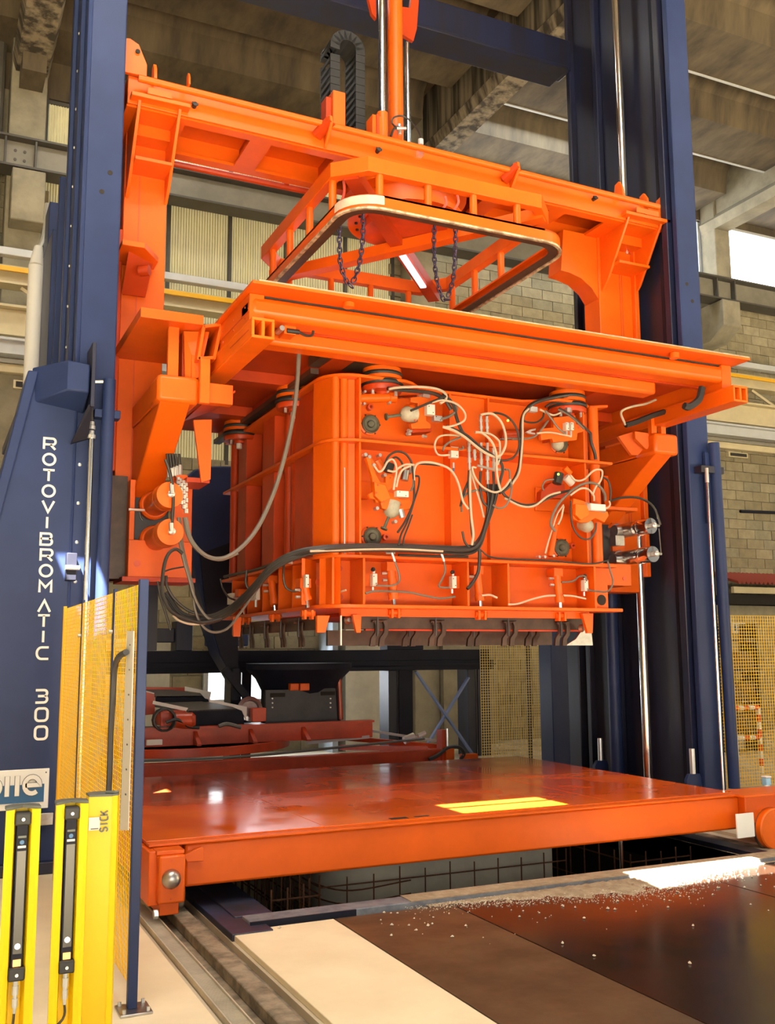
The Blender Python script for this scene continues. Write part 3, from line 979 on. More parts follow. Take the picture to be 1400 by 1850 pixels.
# table arms ------------------------------------------------------------
def arm(x0, x1, yf, inner):
    zc0, zc1 = 3.70, 3.93
    a_ = box('arm_head', OR, ch, x0, x1, yf, yf+.34, zc0, zc1, .035)
    MB().prism([(x0+.03, yf+.02, zc0+.01), (x0+.03, 9.10, zc0+.02), (x0+.03, 9.10, 3.02), (x0+.03, yf+.30, zc0-.16)], (x1-x0-.10, 0, 0)).build('arm_brace', OR, ch, .012)
    box('arm_beam', OR, ch, x0+.02, x1-.04, yf+.34, 9.10, zc0+.02, zc1-.01, .01)
    return a_


arm(1.62, 1.97, 7.90, 1)
arm(6.83, 7.15, 8.02, -1)
box('arm_pad', OR, ch, 1.955, 2.04, 7.84, 7.90, 3.70, 4.08, .006)
box('arm_link', OR, ch, 2.0, 2.26, 7.92, 8.02, 3.73, 3.90, .006)
MB().prism([(2.0, 7.93, 3.73), (2.28, 7.93, 3.86), (2.28, 8.6, 3.86), (2.0, 8.6, 3.73)], (0, 0, -.02)).build('arm_link', OR_SHADE, ch)
MB().prism([(1.46, 7.86, 4.37), (1.98, 7.86, 4.37), (1.98, 8.2, 4.37), (1.98, 9.10, 4.37), (1.46, 9.10, 4.37)], (0, 0, .085)).build('arm_deck', OR, ch, .004)
box('arm_strut', OR, ch, 1.72, 1.81, 8.0, 8.05, 3.92, 4.37, .004)
box('arm_strut', OR_SHADE, ch, 1.86, 1.90, 8.1, 8.5, 3.90, 4.37, .004)
box('arm_strut', OR, ch, 1.92, 1.965, 8.0, 8.04, 3.92, 4.15, .004)
MB().prism([(1.86, 8.05, 4.36), (2.06, 7.98, 4.36), (1.98, 7.98, 3.95), (1.88, 8.05, 3.95)], (0, .03, 0)).build('arm_web', OR, ch)
# slanting open channel end beside the left arm
tb_ = MB()
for (p_, q_) in (((1.99, 4.36), (2.15, 4.40)), ((1.95, 4.08), (2.09, 4.10))):
    tb_.prism([(p_[0], 7.9, p_[1]), (q_[0], 7.9, q_[1]), (q_[0], 7.9, q_[1]+.03), (p_[0], 7.9, p_[1]+.03)], (0, .9, 0))
tb_.prism([(1.94, 7.9, 4.08), (1.97, 7.9, 4.08), (2.01, 7.9, 4.39), (1.98, 7.9, 4.39)], (0, .9, 0))
tb_.prism([(2.07, 7.9, 4.10), (2.10, 7.9, 4.10), (2.165, 7.9, 4.43), (2.135, 7.9, 4.43)], (0, .9, 0))
tb_.build('channel_end', OR, ch, .005)
MB().prism([(1.98, 8.3, 4.1), (2.06, 8.3, 4.12), (2.12, 8.3, 4.37), (2.02, 8.3, 4.36)], (0, .02, 0)).build('channel_back', DARK, ch)
# right arm folded plate and gussets
MB().prism([at(1147, 779, Y=8.15), at(1183, 784, Y=8.1), at(1183, 813, Y=8.1), at(1166, 811, Y=8.15), at(1148, 792, Y=8.15)], (0, .04, 0)).build('arm_link', OR, ch, .004)
MB().prism([at(1117, 788, Y=8.3), at(1147, 779, Y=8.2), at(1166, 811, Y=8.2), at(1152, 823, Y=8.3), at(1141, 822, Y=8.3)], (0, .04, 0)).build('arm_link', OR, ch, .004)
box('arm_strut', OR, ch, 6.83, 6.90, 8.06, 8.12, 3.92, 4.12, .004)
box('arm_strut', OR, ch, 6.96, 7.02, 8.06, 8.12, 3.92, 4.12, .004)
# hanging gusset right of the left brace
MB().prism([(2.02, 8.3, 3.66), (2.18, 8.3, 3.68), (2.18, 8.3, 3.15), (2.10, 8.3, 3.12)], (0, .03, 0)).build('hose_gusset', OR, ch)
box('hose_gusset', OR_SHADE, ch, 1.98, 2.18, 8.33, 8.7, 3.12, 3.16)
# lock housings at the foot of the legs
hb = box('lock_housing', OR, ch, 1.60, 2.17, 8.86, 9.30, 2.33, 2.66, .006)
box('housing_back', DGR, ch, 1.62, 1.98, 9.02, 9.06, 2.66, 3.14)
box('housing_frame', OR, ch, 1.60, 1.645, 8.86, 9.30, 2.66, 3.20, .004)
box('housing_frame', OR, ch, 1.645, 2.0, 8.86, 9.30, 3.16, 3.20, .004)
box('housing_frame', OR, ch, 1.98, 2.17, 8.90, 8.94, 2.66, 3.26, .004)
box('housing_flange', OR_SHADE, ch, 1.55, 2.20, 8.84, 9.3, 2.29, 2.33)
box('housing_side', BRN, ch, 1.40, 1.60, 9.0, 9.3, 2.45, 3.25)
box('housing_side', BRN, ch, 1.44, 1.60, 9.0, 9.3, 2.32, 2.45)
MB().rod((1.68, 8.855, 2.45), (1.68, 8.86, 2.45), .03, 14).build('bolt_hole', RED, ch)
MB().rod((1.58, 8.8, 2.92), (1.72, 8.8, 2.92), .012, 8).build('lock_pin', ZN, ch)
box('lock_housing', OR, ch, 6.62, 7.0, 8.70, 9.2, 2.36, 2.60, .006)
box('lock_housing', OR, ch, 6.6, 7.16, 8.74, 9.0, 3.20, 3.24, .006)
MB().prism([(6.80, 8.86, 3.6), (7.05, 8.86, 3.6), (7.12, 8.86, 3.24), (6.80, 8.86, 3.24)], (0, .03, 0)).build('lock_gusset', OR, ch)
box('housing_frame', OR, ch, 6.98, 7.16, 8.98, 9.02, 2.56, 3.24, .004)
box('housing_back', DGR, ch, 6.62, 6.98, 9.02, 9.06, 2.6, 3.2)
MB().rod((6.9, 8.695, 2.44), (6.9, 8.70, 2.44), .022, 12).build('bolt_hole', RED, ch)


def lock(px, py, yf, yb, r, m, m2, lab, fit):
    c = at(px, py, Y=yf)
    t_ = thing('lock_cylinder', lab, 'hydraulic cylinder', (c.x, yb, c.z))
    L_ = yb-yf
    MB().lathe([(r*.90, 0), (r*.90, L_-.20), (r*.92, L_-.2)], (c.x, yb, c.z), (0, -1, 0), 28).build('barrel', STE if m is CHR else m, t_)
    MB().lathe([(r*.9, L_-.24), (r, L_-.22), (r, L_-.02), (r*.97, L_)], (c.x, yb, c.z), (0, -1, 0), 32).build('cap', m2, t_)
    MB().lathe([(r*1.01, L_-.19), (r*1.03, L_-.18), (r*1.03, L_-.165), (r*1.01, L_-.155)], (c.x, yb, c.z), (0, -1, 0), 32).build('band', m2, t_)
    MB().lathe([(r*1.1, 0), (r*1.15, .02), (r*1.15, .09), (r*1.02, .11)], (c.x, yb, c.z), (0, -1, 0), 28).build('base_ring', m, t_)
    f = MB().rod((c.x, yf, c.z), (c.x, yf-.035, c.z), .026, 10).lathe([(.02, 0), (.032, .01), (.03, .035), (.01, .045)], (c.x, yf-.03, c.z), (0, -1, 0), 10)
    f.rod((c.x, yf-.045, c.z), (c.x+fit[0], yf-.045, c.z+fit[1]), .016, 10)
    f.build('fitting', ZN, t_)
    return t_, c


l1, c1 = lock(307, 894, 8.30, 9.02, .115, OR, ORB, 'upper orange lock cylinder on the left leg, pointing at the viewer', (0, .09))
l2, c2 = lock(308, 961, 8.30, 9.02, .115, OR, ORB, 'lower orange lock cylinder on the left leg, pointing at the viewer', (0, .09))
l3, c3 = lock(1176, 950, 8.35, 9.02, .088, CHR, CHR, 'upper chrome lock cylinder right of the mould box', (.07, 0))
l4, c4 = lock(1180, 1001, 8.35, 9.02, .088, CHR, CHR, 'lower chrome lock cylinder right of the mould box', (.07, 0))
for (px, py) in ((1130, 960), (1128, 1012)):
    c = at(px, py, Y=8.75)
    MB().rod((c.x-.12, 8.8, c.z), (c.x+.02, 8.8, c.z), .07, 14).build('valve_body', STE, l3 if py < 1000 else l4)
    MB().box(c.x-.14, c.x-.02, 8.75, 8.85, c.z-.16, c.z-.05).build('valve_block', STE, l3 if py < 1000 else l4)
hose('feed_hose', P((1102, 905), (1125, 899), (1155, 900), (1180, 915), (1193, 948), Y=8.28), .013, HB, l3)
hose('feed_hose', P((1190, 955), (1192, 975), (1194, 1000), Y=8.29), .006, HG, l3)

# ================================================================= CENTRAL LIFT
cyl_c = at(714, 150, Y=9.35)
lf = thing('lift_cylinder', 'tall orange lifting cylinder with chrome guide rods above the crosshead', 'hydraulic cylinder', (cyl_c.x, 9.35, 6.9))
MB().rod((cyl_c.x, 9.35, 6.86), (cyl_c.x, 9.35, 11.2), .088, 26).build('barrel', OR, lf)
r1 = at(690, 100, Y=8.98)
MB().rod((r1.x, 8.98, 6.2), (r1.x, 8.98, 11.2), .040, 20).build('guide_rod', CHR, lf)
sv = at(692, 225, Y=8.98)
MB().rod((r1.x, 8.98, 6.84), (r1.x, 8.98, at(692, 205, Y=8.98).z), .058, 20).rod((r1.x, 8.98, 6.54), (r1.x, 8.98, 6.62), .07, 20).build('guide_sleeve', OR, lf)
box('sleeve_block', OR, lf, r1.x-.16, r1.x-.05, 8.88, 9.05, 6.86, at(670, 215, Y=8.98).z, .006)
box('sleeve_block', OR_SHADE, lf, r1.x-.12, r1.x-.09, 8.86, 8.88, 6.86, at(670, 215, Y=8.98).z)
r2_ = at(736, 150, Y=9.7)
zt_ = at(736, 78, Y=9.7).z
MB().rod((r2_.x, 9.7, 6.9), (r2_.x, 9.7, zt_), .032, 16).build('guide_rod', CHR, lf)
MB().prism([at(724, 12, Y=9.66), at(741, 14, Y=9.66), at(745, -20, Y=9.66), at(758, -20, Y=9.66), at(753, 52, Y=9.66), at(747, 74, Y=9.66), at(733, 66, Y=9.66), at(727, 62, Y=9.66)],
           (0, .05, 0)).build('hanger_plate', OR_SHADE, lf)
MB().prism([at(664, -10, Y=9.2), at(679, -10, Y=9.2), at(680, 34, Y=9.2), at(672, 24, Y=9.2)], (0, .05, 0)).build('hanger_plate', OR_SHADE, lf)
MB().tube([at(718, 232, Y=9.2), at(708, 222, Y=9.15), at(712, 212, Y=9.15), at(728, 210, Y=9.15), at(745, 222, Y=9.1), at(758, 242, Y=9.0), at(760, 258, Y=8.9)], .010).build('hydraulic_hose', HB, lf)
MB().tube([at(706, 246, Y=9.15), at(712, 232, Y=9.15), at(722, 230, Y=9.15)], .012).build('hydraulic_hose', HB, lf)
MB().rod(at(721, 225, Y=9.2), at(722, 243, Y=9.2), .022, 10).rod(at(716, 232, Y=9.15), at(733, 232, Y=9.15), .018, 10).build('valve', ZN, lf)
MB().rod(at(760, 252, Y=8.9), at(760, 262, Y=8.9), .03, 10).build('cable_plug', PALE, lf)
box('cable_socket', ZN, lf, at(760, 275, Y=8.55).x-.03, at(760, 275, Y=8.55).x+.03, 8.55, 8.6, at(760, 281, Y=8.55).z, at(760, 271, Y=8.55).z)
# slewing ring seen under the beam
sr = thing('slewing_ring', 'round orange slewing ring with bolt circle under the crosshead beam', 'bearing', (4.45, 9.05, 6.3))
MB().lathe([(.62, 0), (.62, .06), (.55, .07), (.55, .22), (.66, .25), (.66, .32)], (4.45, 9.05, 6.20), (0, 0, 1), 48).build('ring', OR, sr)
MB().lathe([(.45, -.08), (.47, 0)], (4.45, 9.05, 6.20), (0, 0, 1), 40).build('hub', RED, sr)
bo = None
for k in range(20):
    a = 2*PI*k/20
    p = Vector((4.45+.53*math.cos(a), 9.05+.53*math.sin(a), 6.185))
    if bo is None:
        bo = MB().rod(p, p+Vector((0, 0, .016)), .018, 8).build('ring_bolt', RUB, sr)
    else:
        o = bpy.data.objects.new('ring_bolt', bo.data)
        C.objects.link(o)
        o.parent = sr
        o.location = p - ORG[sr.name]
# energy chain with its riser box
eb = at(594, 190, Y=9.3)
ec = thing('cable_chain', 'black looped cable chain standing up behind the crosshead', 'cable chain', (at(615, 235, Y=9.5).x, 9.5, 6.9))
xl, xr = at(596, 150, Y=9.5).x, at(641, 150, Y=9.5).x
zb_ = at(600, 160, Y=9.5).z
ztop = at(617, 78, Y=9.5).z
rad = (xr-xl)/2
zc_ = ztop-rad
path = [(xl, zb_-.45+.09*i) for i in range(int((zc_-zb_+.45)/.09))] + arc((xl+xr)/2, zc_, rad, rad, 180, 0, 8)
zz = zc_-.09
while zz > 6.93:
    path.append((xr, zz))
    zz -= .09
lk = None
for i, (x, z) in enumerate(path):
    nx, nz = path[min(i+1, len(path)-1)]
    pxx, pz = path[max(i-1, 0)]
    ang = math.atan2(nz-pz, nx-pxx)
    if lk is None:
        lk = MB().box(-.042, .042, -.16, -.14, -.055, .055).box(-.042, .042, .14, .16, -.055, .055).box(-.02, .02, -.14, .14, .040, .053).box(-.02, .02, -.14, .14, -.053, -.040).build('chain_link', RUB, ec, smooth=False)
        me_ = lk.data
        off = ORG[lk.name]
        me_.transform(Matrix.Translation(off))
        o = lk
    else:
        o = bpy.data.objects.new('chain_link', lk.data)
        C.objects.link(o)
        o.parent = ec
    o.location = Vector((x, 9.5, z)) - ORG[ec.name]
    o.rotation_euler = (0, -ang, 0)
rb_ = thing('riser_box', 'upright orange riser box on the crosshead holding the black cable chain', 'bracket', (eb.x, 9.0, 6.9))
box('riser', OR, rb_, eb.x-.07, eb.x+.07, 9.0, 9.2, 6.9, at(594, 160, Y=9.0).z, .006)
box('riser_side', OR_SHADE, rb_, eb.x-.13, eb.x-.07, 9.05, 9.2, 6.9, at(594, 165, Y=9.0).z-.03, .004)
box('chain_foot', OR, ec, xr-.05, xr+.12, 9.35, 9.65, 6.90, 7.0, .004)

# ================================================================= GUARD CAGE
gz0, gz1 = 5.66, 6.25
gd = thing('guard_frame', 'orange octagonal guard cage with spindles and a worn rubber rim', 'guard frame', (4.48, 9.2, gz0))
oct_ = [(3.52, 7.93), (5.44, 7.93), (5.72, 8.22), (5.72, 10.34), (5.44, 10.66), (3.52, 10.66), (3.25, 10.34), (3.25, 8.20)]


def ringband(mb, pts, inset, z0, z1):
    n = len(pts)
    cx, cy = sum(p[0] for p in pts)/n, sum(p[1] for p in pts)/n
    inn = []
    for i in range(n):
        a, b, c = Vector(pts[i-1]), Vector(pts[i]), Vector(pts[(i+1) % n])
        d1, d2 = (b-a).normalized(), (c-b).normalized()
        n1, n2 = Vector((-d1.y, d1.x)), Vector((-d2.y, d2.x))
        m_ = (n1+n2).normalized()
        if m_.dot(Vector((cx, cy))-b) < 0:
            m_ = -m_
        k = inset/max(abs(m_.dot(n1)), .4)
        inn.append(b+m_*k)
    vs = []
    for z in (z0, z1):
        vs += [(p[0], p[1], z) for p in pts] + [(p.x, p.y, z) for p in inn]
    fs = []
    for i in range(n):
        j = (i+1) % n
        fs += [(i, j, 2*n+j, 2*n+i), (n+i, 3*n+i, 3*n+j, n+j), (i, n+i, n+j, j), (2*n+i, 2*n+j, 3*n+j, 3*n+i)]
    return mb.add(vs, fs)


def rrect(x0, x1, y0, y1, r, n=7):
    out = []
    for cx, cy, a in ((x1-r, y0+r, -90), (x1-r, y1-r, 0), (x0+r, y1-r, 90), (x0+r, y0+r, 180)):
        out += arc(cx, cy, r, r, a, a+90, n)
    return out


ringband(MB(), oct_, .10, 6.10, gz1).build('top_rail', OR, gd, .006)
bb = rrect(3.25, 5.68, 7.74, 10.7, .34)
ringband(MB(), bb, .03, 5.665, 5.785).build('rim_band', OR, gd)
ringband(MB(), bb, .09, 5.765, 5.785).build('rim_ledge', OR, gd)
ringband(MB(), rrect(3.235, 5.695, 7.725, 10.715, .36), .030, 5.642, 5.662).build('rim_seal', SEAL, gd, label='cream worn rubber seal')
ringband(MB(), rrect(3.27, 5.66, 7.76, 10.68, .33), .10, 5.655, 5.664).build('rim_underside', BRN, gd, label='dirty brown underside')
# cream block on the near left corner of the rim
cb = MB()
pts = [p for p in bb if p[0] < 3.62 and p[1] < 8.10]
vs = []
for z in (5.69, 5.775):
    vs += [(3.48+(p[0]-3.48)*1.03, 8.0+(p[1]-8.0)*1.03, z) for p in pts]
n = len(pts)
cb.add(vs, [(i, i+1, n+i+1, n+i) for i in range(n-1)]).build('rim_patch', SEALC, gd, label='pale scraped patch')
sp_ = []
for px in (692, 780, 862, 941):
    sp_.append((at(px, 350, Y=7.90).x, 7.93+.05))
for px in (597, 556, 521, 491):
    sp_.append((3.30, at(px, 400, X=3.28).y))
for px in (905, 857, 816):
    sp_.append((5.66, at(px, 480, X=5.66).y))
for px in (522, 598, 669, 737):
    sp_.append((at(px, 480, Y=10.6).x, 10.6))
s0 = None
for x, y in sp_:
    if s0 is None:
        s0 = MB().rod((x, y, 5.785), (x, y, 6.105), .038, 14).build('spindle', OR, gd)
    else:
        o = bpy.data.objects.new('spindle', s0.data)
        C.objects.link(o)
        o.parent = gd
        o.location = Vector((x, y, 5.785)) - ORG[gd.name]
MB().bar((3.42, 8.10, 6.13), (5.55, 10.5, 6.05), .14, .12).build('cross_brace', OR_SHADE, gd)
MB().bar((5.58, 8.1, 6.13), (3.42, 10.45, 5.95), .14, .12).build('cross_brace', OR, gd)
MB().bar((4.55, 9.35, 6.0), (5.2, 10.1, 5.985), .07, .02).build('sunlit_strip', mat('sunlit_strip_glow', (.9, .93, 1), .3, emit=(.85, .92, 1), estr=3), gd, label='white glowing strip for the sunlit face of the brace')  # glowing strip added in place of sunlight on the brace, not a lamp
# hooks
for px, y0, y1 in ((616, 322, 372), (822, 352, 380), (800, 355, 380)):
    MB().tube([at(px-2, y1, Y=8.3), at(px+6, (y0+y1)/2, Y=8.3), at(px+4, y0, Y=8.3)], .014).build('hook', PINK, gd)


def chain(pts, lab):
    path_ = catmull(pts, 30)
    L_ = [0]
    for a_, b_ in zip(path_, path_[1:]):
        L_.append(L_[-1]+(b_-a_).length)
    mb_ = MB()
    s_ = 0
    k_ = 0
    ln = .052
    while s_ < L_[-1]-ln:
        i_ = max(j for j in range(len(L_)) if L_[j] <= s_)
        i2 = min(i_+1, len(path_)-1)
        p_ = path_[i_].lerp(path_[i2], (s_-L_[i_])/max(L_[i2]-L_[i_], 1e-6))
        d_ = (path_[i2]-path_[i_]).normalized() if i2 > i_ else Vector((0, 0, -1))
        side = Vector((0, 1, 0)) if k_ % 2 else d_.cross(Vector((0, 1, 0))).normalized()
        ring = []
        for q_ in range(10):
            a_ = 2*PI*q_/10
            ring.append(p_ + d_*(.030+.038*math.cos(a_)) + side*(.021*math.sin(a_)))
        mb_.tube(ring, .0075, 5, 0, closed=True)
        s_ += ln
        k_ += 1
    return mb_.build('chain', CHN, None, label=lab, cat='chain', group='lifting chains hanging in the guard cage')


chain([at(613, 372, Y=8.35), at(613, 430, Y=8.35), at(616, 480, Y=8.35), at(632, 513, Y=8.35), at(648, 480, Y=8.35), at(655, 430, Y=8.35), at(656, 380, Y=8.35)],
      'left looped dark chain hanging inside the guard cage')
chain([at(785, 395, Y=8.6), at(784, 450, Y=8.6), at(789, 505, Y=8.6), at(803, 541, Y=8.6), at(817, 510, Y=8.6), at(822, 460, Y=8.6), at(823, 400, Y=8.6)],
      'right looped dark chain hanging inside the guard cage')

# ================================================================= TABLE (SUPPORT FRAME)
tz = 4.44
tf = thing('support_table', 'wide orange support table above the mould, with overhanging dusty top plate', 'machine table', (4.58, 9.3, 4.0))
zA = at(700, 606, Y=7.10).z
zB = at(700, 648, Y=7.35).z
TX0, TX1 = 2.10, 7.07
box('top_plate', OR, tf, TX0, TX1, 6.88, 11.7, tz-.025, tz, .004)
box('dust_edge', DUST, tf, TX0+.05, TX1, 6.882, 7.0, tz, tz+.012)
box('upper_beam', OR, tf, 2.14, 6.93, 7.08, 7.34, zA, tz-.04, .05)
box('beam_gap', DARK, tf, 2.16, 6.9, 7.12, 7.3, tz-.04, tz-.025)
box('lower_beam', OR, tf, 2.34, 6.32, 7.36, 7.56, zB, zA+.02, .03)
box('beam_web', OR_SHADE, tf, 2.3, 6.9, 7.34, 7.40, zA-.0, tz-.03)
for sx0, sx1, nm in ((2.11, 2.29, 'left'), (6.87, 7.05, 'right')):
    z0, z1 = 4.005, 4.165
    mbb = MB()
    t_ = .022
    y0, y1 = 6.92, 11.6
    mbb.box(sx0, sx1, y0, y1, z0, z0+t_).box(sx0, sx1, y0, y1, z1-t_, z1).box(sx0, sx0+t_, y0, y1, z0+t_, z1-t_).box(sx1-t_, sx1, y0, y1, z0+t_, z1-t_)
    mbb.box((sx0+sx1)/2-.013, (sx0+sx1)/2+.013, y0, y1, z0+t_, z1-t_)
    mbb.build('side_sill', ORB if nm == 'left' else OR, tf, .004)
    box('sill_inside', DARK, tf, sx0+.025, sx1-.025, 7.25, 7.27, z0+.024, z1-.024)
    box('side_plate', OR, tf, sx0+.03 if nm == 'left' else sx0+.03, sx1-.03, 7.09, 11.5, 4.168, tz-.027, .004)
for k in range(7):
    y = 7.2+k*.32
    for z in (4.24, 4.33):
        MB().rod((2.135, y, z), (2.14, y, z), .009, 8).build('rivet', RED, tf)
MB().box(2.136, 2.14, 7.1, 8.6, 4.268, 4.276).box(2.107, 2.11, 7.0, 7.5, 4.08, 4.088).build('seam', RED, tf)
box('under_plate', OR_SHADE, tf, 2.3, 6.86, 7.57, 11.5, 4.30, 4.33)
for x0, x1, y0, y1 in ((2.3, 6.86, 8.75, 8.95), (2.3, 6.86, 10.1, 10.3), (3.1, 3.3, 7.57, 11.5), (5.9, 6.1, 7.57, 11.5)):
    box('under_beam', OR_SHADE, tf, x0, x1, y0, y1, 4.19, 4.295)
box('wear_strip', BRN, tf, 3.02, 3.10, 8.1, 11.4, 4.14, 4.19)
box('wear_strip', BRN, tf, 3.0, 3.7, 7.75, 8.1, 4.20, 4.29)
for px, py in ((630, 548), (1218, 641)):
    c = at(px, py, Y=6.98)
    MB().rod((c.x, 6.98, c.z-.035), (c.x, 6.98, tz-.03), .045, 16).build('peg', OR, tf)
MB().box(at(1200, 622, Y=7.4).x, at(1225, 622, Y=7.4).x, 7.3, 7.5, tz, tz+.05).build('lifting_eye', OR, tf)
for x in (.0, ):
    c = at(507, 595, Y=7.2)
    MB().rod((c.x, 7.28, c.z), (c.x, 7.16, c.z), .022, 12).build('sensor', ZN, tf)
    box('sensor_block', OR, tf, c.x+.03, c.x+.13, 7.2, 7.34, c.z-.03, c.z+.05, .004)
MB().rod(at(518, 597, Y=7.2), at(540, 600, Y=7.2), .02, 8).build('plug', RUB, tf)
# hanging long cable and small tail
hose('hanging_hose', P((540, 592), (540, 640), (534, 720), (520, 800), (498, 880), (470, 945), (440, 985), (405, 1008), (372, 1004), (345, 975), (335, 935), Y=7.62), .018, HG, tf)
hose('hanging_hose', P((540, 600), (552, 606), (563, 606), (566, 598), Y=7.22), .011, HB, tf)
hose('hanging_hose', P((332, 935), (338, 965), (358, 996), (395, 1012), (430, 1000), Y=7.9), .011, HG, tf)
hose('hydraulic_hose', P((1268, 700), (1262, 722), (1245, 735), (1236, 733), Y=7.1), .035, RUB, tf)
hose('hydraulic_hose', P((1130, 768), (1150, 762), (1175, 752), (1200, 744), Y=7.9), .03, RUB, tf)
hose('hydraulic_hose', P((1130, 768), (1122, 745), (1140, 735), (1165, 730), (1185, 722), Y=7.9), .012, HC, tf)
# ================================================================= MOULD BOX
mo = thing('mould_box', 'large orange vibrating mould box hanging under the table, covered in hoses', 'mould', (4.55, 9.3, 2.0))


def flange(z, th, x0, x1, yf, ybk, nm='flange', bulge=False, m=OR):
    pts = [(x1, yf+.02), (x1, yf+.16), (x1-.1, yf+.30), (x1-.1, ybk), (x0, ybk)]
    pts += arc(x0+.30, yf+.30, .30, .30, 180, 270, 9)
    if bulge:
        pts += [(3.80, yf), (3.90, yf+.05), (4.02, yf+.16), (4.15, yf+.19), (5.15, yf+.19), (5.28, yf+.12), (5.40, yf+.03), (5.5, yf), (5.72, yf), (5.80, yf+.05), (5.9, yf+.12)]
    return MB().prism([(p[0], p[1], z) for p in pts], (0, 0, th)).build(nm, m, mo, .005)


flange(4.055, .028, 3.05, 6.05, 7.75, 11.0, bulge=True)
flange(3.475, .028, 3.05, 6.08, 7.75, 11.05)
flange(2.46, .028, 3.05, 6.08, 7.75, 11.05)
flange(2.03, .032, 3.03, 6.12, 7.73, 11.05)
# walls
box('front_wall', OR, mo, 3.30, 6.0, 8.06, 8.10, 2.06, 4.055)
box('side_wall', OR_SHADE, mo, 3.28, 3.32, 8.1, 10.95, 2.06, 4.055)
box('side_wall', OR_SHADE, mo, 5.98, 6.02, 8.1, 10.95, 2.06, 4.055)
box('rear_wall', OR_SHADE, mo, 3.32, 5.98, 10.9, 10.95, 2.06, 4.055)
box('core', OR_SHADE, mo, 3.6, 5.7, 8.5, 10.6, 2.0, 4.06)
for z0, z1 in ((3.503, 4.055), (2.488, 3.475)):
    # left corner post made of plate, round tubes and edge rib
    MB().prism([(3.06, 8.12, z0), (3.13, 7.86, z0), (3.15, 7.87, z0), (3.08, 8.13, z0)], (0, 0, z1-z0)).build('corner_plate', OR, mo)
    MB().rod((3.165, 7.865, z0), (3.165, 7.865, z1), .035, 14).build('corner_tube', OR, mo)
    MB().rod((3.255, 7.885, z0), (3.255, 7.885, z1), .038, 14).build('corner_tube', OR, mo)
    MB().prism([(3.2, 7.9, z0), (3.35, 7.86, z0), (3.35, 7.88, z0), (3.2, 7.93, z0)], (0, 0, z1-z0)).build('corner_plate', OR, mo)
    box('rib', OR, mo, 3.355, 3.375, 7.775, 8.06, z0, z1, .003)
    box('rib', OR, mo, 4.34, 4.36, 7.93, 8.06, z0, z1)
    box('rib', OR, mo, 4.755, 4.775, 7.93, 8.06, z0, z1)
    box('box_panel', OR, mo, 4.36, 4.755, 7.99, 8.06, z0, z1)
    box('rib', OR, mo, 5.76, 5.78, 7.80, 8.06, z0, z1, .003)
    MB().rod((5.925, 7.86, z0), (5.925, 7.86, z1), .052, 16).build('corner_tube', OR, mo)
    box('corner_plate', OR_SHADE, mo, 5.78, 5.9, 8.0, 8.06, z0, z1)
    # side ribs on the left face
    for ya, yb in ((8.30, 8.78), (9.40, 9.78)):
        box('side_box_rib', OR_SHADE, mo, 3.12, 3.28, ya, yb, z0, z1, .006)
    for yy in (8.95, 9.15):
        MB().rod((3.2, yy, z0), (3.2, yy, z1), .05, 12).build('side_tube', OR_SHADE, mo)
    MB().rod((3.12, 10.8, z0), (3.12, 10.8, z1), .05, 12).build('side_tube', OR_SHADE, mo)
    box('side_box_rib', OR_SHADE, mo, 3.1, 3.28, 10.3, 10.6, z0, z1, .006)
MB().rod((3.24, 7.83, 2.5), (3.24, 7.83, 3.25), .006, 6).build('weld_bead', ZN, mo)
# lower compartment ribs
z0, z1 = 2.062, 2.46
for px in (559, 600, 656):
    x = at(px, 1050, Y=7.79).x
    if px == 559:
        MB().prism([(x, 7.98, z0), (3.10, 8.2, z0), (3.12, 8.2, z0), (x+.03, 7.98, z0)], (0, 0, z1-z0)).build('rib', OR, mo)
    else:
        box('rib', OR, mo, x-.01, x+.012, 7.77, 8.06, z0, z1, .003)
MB().prism([(3.06, 7.96, z0), (3.19, 7.80, z0), (3.20, 7.82, z0), (3.07, 7.98, z0)], (0, 0, z1-z0)).build('corner_plate', OR, mo)
for px in (844, 917, 1073):
    x = at(px, 1060, Y=7.79).x
    box('rib', OR, mo, x-.01, x+.012, 7.77, 8.06, z0, z1, .003)
pr = MB()
pr.box(5.84, 6.06, 7.9, 7.92, z0, z1)
pr.build('end_plate', OR, mo)
hc = at(1087, 1084, Y=7.895)
MB().rod((hc.x, 7.894, hc.z), (hc.x, 7.90, hc.z), .052, 24).build('round_opening', DARK, mo)
for px, py in ((614, 1027), (615, 1078), (576, 1052), (589, 1070)):
    c = at(px, py, Y=8.04)
    MB().lathe([(.028, 0), (.028, .006)], (c.x, 8.055, c.z), (0, -1, 0), 16).build('slot_opening', RED, mo)
for y in (8.35, 8.7, 9.1, 9.6, 10.1, 10.7):
    MB().prism([(3.08, y, z0), (3.28, y, z0), (3.28, y, z1), (3.08, y, z1)], (0, .02, 0)).build('side_rib', OR, mo)
for y, z in ((8.5, 2.36), (8.5, 2.16), (8.9, 2.16), (9.4, 2.3)):
    MB().rod((3.275, y, z), (3.28, y, z), .035, 12).build('slot_opening', RED, mo)
# skirt and lugs
box('skirt', OR, mo, 3.22, 5.80, 7.86, 7.90, 1.965, 2.03)
for pts in (((573, 1112), (596, 1112), (588, 1143), (573, 1143)), ((637, 1110), (653, 1110), (652, 1143), (644, 1143)), ((1052, 1108), (1072, 1108), (1071, 1144), (1062, 1144))):
    MB().prism([at(px, py, Y=7.80) for px, py in pts], (0, .04, 0)).build('centring_lug', OR, mo, .003)
MB().prism([at(px, py, Y=9.9) for px, py in ((421, 1115), (436, 1115), (434, 1150), (422, 1150))], (0, .04, 0)).build('centring_lug', OR, mo)
